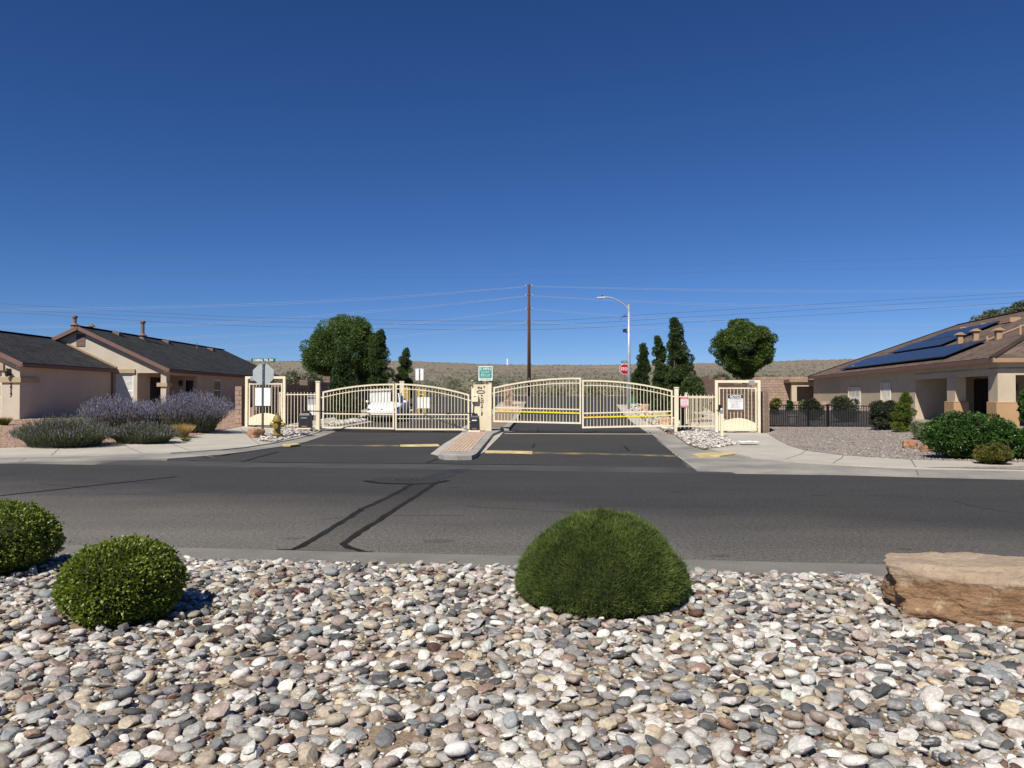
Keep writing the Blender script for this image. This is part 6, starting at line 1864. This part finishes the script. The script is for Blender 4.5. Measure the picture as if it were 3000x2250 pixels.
# ------------------------------------------------------------------ trees and shrubs
def clump_points(centres, radii, per, rs):
    P, Nn, C = [], [], []
    for i, (c, r) in enumerate(zip(centres, radii)):
        k = int(per * (r / np.mean(radii)) ** 2)
        u = unit(k, rs)
        q = u * (rs.uniform(.35, 1, (k, 1)) ** .5) * r * np.array([1, 1, .75])
        P.append(c + q); Nn.append(u); C.append(np.full(k, rs.uniform(.15, .85)))
    return np.concatenate(P), np.concatenate(Nn), np.concatenate(C)

def limbs(mb, base, tips, r0, rs):
    base = Vector(base)
    for tp in tips:
        tp = Vector(tp)
        mid = base.lerp(tp, .5) + Vector((rs.normal() * .1, rs.normal() * .1, .1))
        mb.tube(base, mid, r0 * .5, r0 * .33, 6, cap=False).tube(mid, tp, r0 * .33, r0 * .1, 6, cap=False)

def tree(name, label, px, y, zbase, zlo, zhi, width, mat, seed, ncl=70, per=260, leaf=(.10, .19), clr=.55, shape='round', cat='tree', group=None, trunk=.12, asp=.5, core=True):
    x = (px - 1500) / FPX * y
    z0 = T(x, y) if zbase is None else zbase
    t = thing(name, label, cat, (x, y, z0), group=group)
    rs = np.random.RandomState(seed)
    h = zhi - zlo
    cs, rr = [], []
    for i in range(ncl):
        f = (i + .5) / ncl
        if shape == 'round':
            u = unit(1, rs)[0]; k = rs.uniform(.45, 1.0) ** .5
            q = np.array([x + u[0] * width / 2 * k * .86, y + u[1] * width / 2 * k * .86, (zlo + zhi) / 2 + u[2] * h / 2 * k * .88])
            r = clr * rs.uniform(.7, 1.2)
        elif shape == 'top':                       # broad top on a narrow foot
            u = unit(1, rs)[0]; k = rs.uniform(.4, 1.0) ** .5
            zz = (zlo + zhi) / 2 + u[2] * h / 2 * k * .9
            w = np.interp((zz - zlo) / h, [0, .25, .5, .8, 1], [.30, .72, 1.0, .92, .5])
            q = np.array([x + u[0] * width / 2 * k * w, y + u[1] * width / 2 * k * w, zz])
            r = clr * rs.uniform(.65, 1.15)
        else:                                      # column with a ragged, leaning tip
            zz = zlo + h * f
            prof = np.interp(f, [0, .12, .45, .75, .9, 1], [.75, 1.0, .92, .55, .34, .12])
            a = rs.uniform(0, 6.28); k = rs.uniform(.15, 1.0)
            q = np.array([x + math.cos(a) * width / 2 * prof * k + .085 * width * math.sin(f * 6 + seed), y + math.sin(a) * width / 2 * prof * k, zz])
            r = width * (.09 + .155 * prof) * rs.uniform(.6, 1.3)
        cs.append(q); rr.append(r)
    P, Nn, C = clump_points(cs, rr, per, rs)
    leaf_mesh('crown', P, Nn, leaf, asp, M[mat], t, .8, C, rs)
    mb = MB().tube((x, y, z0 - .2), (x, y, zlo + h * .25), trunk, trunk * .7, 10, cap=False)
    limbs(mb, (x, y, zlo + h * .1), [tuple(cs[i]) for i in range(0, ncl, max(1, ncl // 14))], trunk * 1.2, rs)
    mb.build('trunk', M['bark'], t)
    return t
def rz(row, y): return CAMZ + (HROW - row) / FPX * y
tree('broad_tree', 'broad bushy green tree behind the shaded block wall', 1012, 57, None, rz(1142, 57), rz(925, 57), 6.7, 'tree_leaf', 61, 210, 400, (.09, .18), .62, 'round', trunk=.2)
tree('round_tree', 'round lollipop tree behind the NOTICE walk gate', 2180, 50, None, rz(1116, 50), rz(930, 50), 3.95, 'tree_ash', 62, 230, 330, (.07, .15), .40, 'top', trunk=.13)
CG = 'columnar trees beside the drive'
tree('columnar_tree', 'dark columnar tree in front of the broad bushy tree', 1008, 43.5, None, rz(1232, 43.5), rz(1020, 43.5), 1.5, 'tree_dark', 63, 87, 402, (.065, .125), .4, 'col', group=CG)
tree('columnar_tree', 'tall columnar tree beside the broad bushy tree, behind the car', 1113, 54, None, rz(1185, 54), rz(968, 54), 1.6, 'tree_dark', 64, 87, 402, (.065, .125), .4, 'col', group=CG)
tree('columnar_tree', 'slim dark columnar tree standing alone behind the white sign', 1184, 62, None, rz(1170, 62), rz(1020, 62), 1.35, 'tree_dark', 65, 76, 317, (.065, .125), .35, 'col', group=CG)
tree('columnar_tree', 'shortest of the three columnar trees, next to the street lamp', 1882, 60, None, rz(1178, 60), rz(1008, 60), 1.4, 'tree_dark', 66, 83, 391, (.065, .125), .4, 'col', group=CG)
tree('columnar_tree', 'middle one of the three columnar trees by the street lamp', 1930, 52, None, rz(1205, 52), rz(988, 52), 1.45, 'tree_dark', 67, 91, 414, (.065, .125), .4, 'col', group=CG)
tree('columnar_tree', 'tallest of the three columnar trees, with a leaning ragged tip', 1985, 44, None, rz(1232, 44), rz(936, 44), 1.55, 'tree_dark', 68, 114, 414, (.065, .125), .4, 'col', group=CG)
tree('leafy_bush', 'rounded green bush at the foot of the tallest columnar tree', 2030, 41, None, rz(1215, 41), rz(1100, 41), 1.15, 'tree_dark', 69, 30, 260, (.08, .15), .33, 'round', 'bush', trunk=.05)
tree('young_tree', 'small pale tree half hidden behind the round tree', 2113, 58, None, rz(1135, 58), rz(1090, 58), 1.3, 'far_tree', 70, 22, 90, (.1, .18), .3, 'round', trunk=.05)
tree('far_tree', 'grey green tree top showing over the solar roof ridge', 2920, 62, None, rz(985, 62), rz(912, 62), 3.4, 'far_tree', 71, 40, 170, (.12, .22), .5, 'round')
tree('far_tree', 'grey green tree top at the picture edge over the ridge', 2995, 60, None, rz(975, 60), rz(888, 60), 2.6, 'far_tree', 72, 40, 190, (.12, .22), .5, 'round')
for k, (a, lab) in enumerate(((865, 'olive shrub over the shaded wall beside the walk gate'), (912, 'blue green shrub over the shaded wall near the gate post'))):
    tree('yard_shrub', lab, a, 46 + 2 * k, None, rz(1150, 46), rz(1098, 46), 1.9, ('sage_leaf', 'far_tree')[k], 73 + k, 30, 150, (.08, .16), .4, 'round', 'shrub', trunk=.04)

def shrub(name, label, px, row, y, w, h, mat, seed, ncl=40, per=260, leaf=(.04, .08), asp=.55, cat='shrub', squash=1.0, flat=.0, zmul=1.0):
    p = at(px, row, y); z0 = T(p.x, y) + .06
    t = thing(name, label, cat, (p.x, y, z0))
    rs = np.random.RandomState(seed)
    cs, rr = [], []
    for i in range(ncl):
        u = unit(1, rs)[0]; k = rs.uniform(.4, 1) ** .5
        cs.append(np.array([p.x + u[0] * w / 2 * .82 * k, y + u[1] * w / 2 * .82 * k * squash, z0 + h * .5 + u[2] * h * .42 * k])); rr.append(min(w, h) * .17 * rs.uniform(.7, 1.25))
    P, Nn, C = clump_points(cs, rr, per, rs)
    P[:, 2] = np.maximum(P[:, 2], z0 + .01)
    leaf_mesh('foliage', P, Nn, leaf, asp, M[mat], t, .8, C, rs)
    core_mesh('dark_core', (p.x, y, z0 + h * .47), (w / 2, w / 2 * squash, h * .46), t, .62, z0, seed=seed)
    MB().tube((p.x, y, z0 - .1), (p.x, y, z0 + h * .3), .03, .02, 6).build('stem', M['bark'], t)
    return t
shrub('green_shrub', 'big glossy green shrub in front of the porch columns', 2838, 1330, 18.5, 2.36, 1.13, 'shrub', 81, 130, 300, (.042, .078), squash=.6)
shrub('green_shrub', 'glossy green shrub at the picture edge joining the big one', 3030, 1325, 18.2, 1.2, .85, 'shrub', 82, 50, 300, (.05, .09), squash=.7)
shrub('dark_shrub', 'dark bronze leaved shrub at the end of the black fence', 2592, 1254, 29.2, 1.08, 1.2, 'shrub_dark', 83, 50, 260, (.045, .08))
tree('arborvitae', 'bright green pointed twin-tip arborvitae beside the dark shrub', 2650, 27.8, None, rz(1262, 27.8), rz(1151, 27.8), .70, 'arbor', 84, 46, 330, (.04, .07), .2, 'col', 'shrub', trunk=.04, asp=.4)
shrub('broom_shrub', 'pale grey green feathery shrub between arborvitae and big shrub', 2712, 1277, 24.4, .88, .60, 'broom', 85, 34, 300, (.05, .11), .14)
shrub('olive_dome', 'small clipped olive green dome in front of the big shrub', 2908, 1342, 17.15, .84, .43, 'yew', 86, 130, 330, (.03, .055), .4)
shrub('edge_shrub', 'leafy shrub beside the porch at the picture edge', 3020, 1230, 26.5, .8, 1.5, 'shrub', 87, 40, 230, (.05, .09))
shrub('fence_shrub', 'dark shrub behind the black fence near its gate', 2382, 1243, 37.5, 1.0, 1.15, 'shrub_dark', 88, 36, 200, (.05, .09))
shrub('fence_shrub', 'dark shrub behind the black fence before the barred window', 2478, 1243, 35.0, 1.35, 1.25, 'shrub_dark', 89, 44, 200, (.05, .09))
shrub('pot_plant', 'yellow green plant rising behind the black fence beside the block pillar', 2272, 1180, 44, .6, .95, 'yellow_plant', 90, 20, 120, (.08, .15), cat='plant')
shrub('pot_plant', 'green plant in the raised planter behind the black fence', 2312, 1175, 46, .42, .65, 'shrub', 91, 16, 120, (.07, .12), cat='plant')
shrub('pot_plant', 'pale flowering plant next to the patio post', 2350, 1175, 45, .4, .8, 'broom', 92, 14, 120, (.07, .12), cat='plant')
p = at(2322, 1232, 36); t = thing('plant_pot', 'pale round plant pot behind the netting of the black fence', 'plant pot', (p.x, 36, T(p.x, 36) + .06), local=True)
MB().lathe([(.16, 0), (.22, .32), (.26, .36), (.26, .42), (.22, .42)], (0, 0, 0), 16).build('pot', M['pot_white'], t)
MB().lathe([(.215, .36), (.2, .39)], (0, 0, 0), 16).build('soil', M['sand'], t)
# coiled hose
c = gpt(2575, 1256, .07); mb = MB()
pts = [(c.x + (.26 + .02 * (i % 3)) * math.cos(i * .5), c.y + (.26 + .02 * (i % 3)) * .8 * math.sin(i * .5), T(c.x, c.y) + .09 + .012 * i / 3) for i in range(50)]
mb.path(pts, .016, 5)
tag(mb.build('garden_hose', M['hose'], fix=False), 'green garden hose coiled at the foot of the dark shrub', 'hose')

# ------------------------------------------------------------------ lavender and grasses
def lavender(name, label, px, row, y, w, h, seed, n=2600, low=False, sway=.6, cat='lavender', d=1.0):
    p = at(px, row, y); z0 = T(p.x, y) + .06
    t = thing(name, label, cat, (p.x, y, z0))
    rs = np.random.RandomState(seed)
    # wands fan out of a crown: base point, direction, length
    a = rs.uniform(0, 2 * math.pi, n); rad = rs.uniform(0, 1, n) ** .5
    bs = .40 if low else .27
    B = np.stack([p.x + np.cos(a) * rad * w * bs, y + np.sin(a) * rad * w * bs * d, np.full(n, z0)], 1)
    lean = rad * rs.uniform(.5, 1.1, n) * sway * (w / (2 * h)) * (.42 if low else .75)
    D = np.stack([np.cos(a) * lean, np.sin(a) * lean * d, np.ones(n)], 1) + rs.normal(0, .08, (n, 3))
    D /= np.linalg.norm(D, axis=1, keepdims=True)
    L = h * (1.02 - (.55 if low else .32) * rad ** 2) * rs.uniform(.75, 1.08, n)
    blades = []
    seg = 9
    P, DD, kind = [], [], []
    for s in range(seg):
        f = (s + rs.uniform(0, 1, n)) / seg
        q = B + D * (L * f)[:, None]
        q[:, 0] += np.cos(a) * .16 * w * f ** 2 * rad; q[:, 1] += np.sin(a) * .16 * w * f ** 2 * rad * d
        P.append(q); DD.append(D + (.35 if low else .28) * unit(n, rs)); kind.append(f)
    P, DD, kind = np.concatenate(P), np.concatenate(DD), np.concatenate(kind)
    P[:, 2] = np.maximum(P[:, 2], z0)
    top = kind > (.80 if low else .60) + .10 * rs.normal(size=len(kind))
    top &= rs.uniform(size=len(top)) < (.28 if low else .8)
    leaf_mesh('stems', P[~top], DD[~top], (.09, .18) if not low else (.07, .14), .09, M['lav_low' if low else 'lav_stem'], t, .25, None, rs)
    leaf_mesh('flowers', P[top], DD[top], (.05, .11), .20, M['lav_flower'], t, .25, None, rs)
    core_mesh('dark_core', (p.x, y, z0 + h * .30), (w * .36, w * .36 * d, h * .34), t, .8, z0, seed=seed)
    return t
lavender('russian_sage', 'tall pale purple sage bush in front of the garage corner window', 335, 1278, 26.5, 2.15, 1.28, 101, 2600, d=.8)
lavender('russian_sage', 'widest tall purple sage bush beside the pink block pillar', 562, 1262, 28.6, 2.9, 1.45, 102, 3600, d=.7)
lavender('russian_sage', 'smaller purple sage filling the gap between the two tall ones', 445, 1262, 28.8, 1.7, 1.05, 103, 1500, d=.8)
lavender('low_lavender', 'low dark lavender mound nearest the kerb', 188, 1314, 22.6, 2.35, .86, 104, 3400, True, .9, d=.8)
lavender('low_lavender', 'low green lavender mound beside the golden grass', 418, 1298, 24.0, 1.85, .62, 105, 2400, True, .9, d=.7)
def tuft(label, px, row, y, w, h, mat, seed, n=1800):
    p = at(px, row, y); z0 = T(p.x, y) + .06
    t = thing('grass_tuft', label, 'grass', (p.x, y, z0))
    rs = np.random.RandomState(seed)
    a = rs.uniform(0, 6.283, n); rad = rs.uniform(0, 1, n) ** .5
    B = np.stack([p.x + np.cos(a) * rad * w * .18, y + np.sin(a) * rad * w * .18, np.full(n, z0)], 1)
    D = np.stack([np.cos(a) * rad * w / h * .5, np.sin(a) * rad * w / h * .5, np.ones(n)], 1)
    blade_mesh('blades', B, D, (h * .6, h * 1.1), .016, M[mat], t, .4, None, rs)
    return t
tuft('golden dry ornamental grass tuft beside the lavender', 532, 1270, 26.3, .78, .52, 'gold_grass', 111)
tuft('small green grass tuft by the garage corner', 12, 1252, 28.8, .5, .36, 'yew', 112, 900)
tuft('tiny grey green tuft at the yard edge below the golden grass', 545, 1283, 24.9, .4, .16, 'broom', 113, 500)

# ------------------------------------------------------------------ sagebrush on the mesa
def sage_points(rs, n, w, h):
    u = unit(n, rs); u[:, 2] = np.abs(u[:, 2])
    return u * np.array([w / 2, w / 2, h]) * rs.uniform(.5, 1, (n, 1)), u
rs = np.random.RandomState(120)
spots = [(1270, 80), (1350, 84), (1320, 90), (1405, 96), (1610, 82), (1640, 84), (1700, 86), (1735, 83), (1770, 88), (1800, 90), (1560, 100), (1660, 98), (1590, 112), (1720, 108), (1450, 104), (1500, 112), (1330, 108), (1250, 100), (1200, 96), (1790, 104)]
proto = []
for k in range(4):
    P, u = sage_points(rs, 900, 1.0, .62)
    t = thing('sagebrush', 'sagebrush', 'shrub', (0, 0, 0), local=True)
    leaf_mesh('foliage', P, u, (.06, .13), .45, M['sage_leaf'], t, .9, None, rs)
    MB().tube((0, 0, -.1), (0, 0, .3), .04, .02, 6).build('stem', M['bark'], t)
    proto.append(t)
used = set()
order = sorted(range(len(spots)), key=lambda i: spots[i][0])
for rank, i in enumerate(order):
    a, y = spots[i]
    k = i % 4
    o = proto[k] if k not in used else copy_tree(proto[k]); used.add(k)
    x = (a - 1500) / FPX * y
    s = rs.uniform(1.2, 2.3)
    o.location = (x, y, T(x, y) - .02); o.rotation_euler = (0, 0, rs.uniform(0, 6)); o.scale = (s, s, s * rs.uniform(.75, 1.0))
    ref = 'behind the hydrant-side gate' if a < 1385 else 'between pilaster and wooden pole' if a < 1545 else 'behind the striped gate, pole side' if a < 1690 else 'behind the striped gate, lamp side'
    tag(o, 'grey green sagebrush on the slope %s, %s row' % (ref, 'front' if y < 87 else 'second' if y < 99 else 'third'), 'shrub', 'sagebrush nearest the drive')
V, F, Tn = [], [], []
n = 11000
cnt = 0
for _ in range(n):
    y = 84 + 540 * rs.uniform() ** 1.7
    x = rs.uniform(-.72, .72) * y
    if y < 116 and abs(x) > 34 * 1.2: pass
    s = rs.uniform(.3, .9) * (1 + y / 700)
    if y > 150: s *= .6
    m_ = 34 if y < 150 else 14 if y < 260 else 7
    u = unit(m_, rs); u[:, 2] = np.abs(u[:, 2])
    P = u * s * np.array([1, 1, .7]) * rs.uniform(.3, 1, (m_, 1)) + np.array([x, y, T(x, y)])
    d = u + .5 * unit(m_, rs); sd = np.cross(d, unit(m_, rs)); L = s * (.26 if y < 150 else .42 if y < 260 else .6)
    v = np.stack([P - sd * L * .4, P + sd * L * .4, P + d * L], 1).reshape(-1, 3)
    V.append(v); F.append(np.arange(m_ * 3).reshape(-1, 3) + cnt); cnt += m_ * 3
    Tn.append(np.full(m_ * 3, rs.uniform(0, 1)))
o = tri_mesh('far_sagebrush', np.concatenate(V), np.concatenate(F), M['sage_leaf'], None, {'tint': ('FLOAT', np.concatenate(Tn))})
tag(o, 'countless sagebrush dotted over the mesa slope', 'sagebrush', kind='stuff')
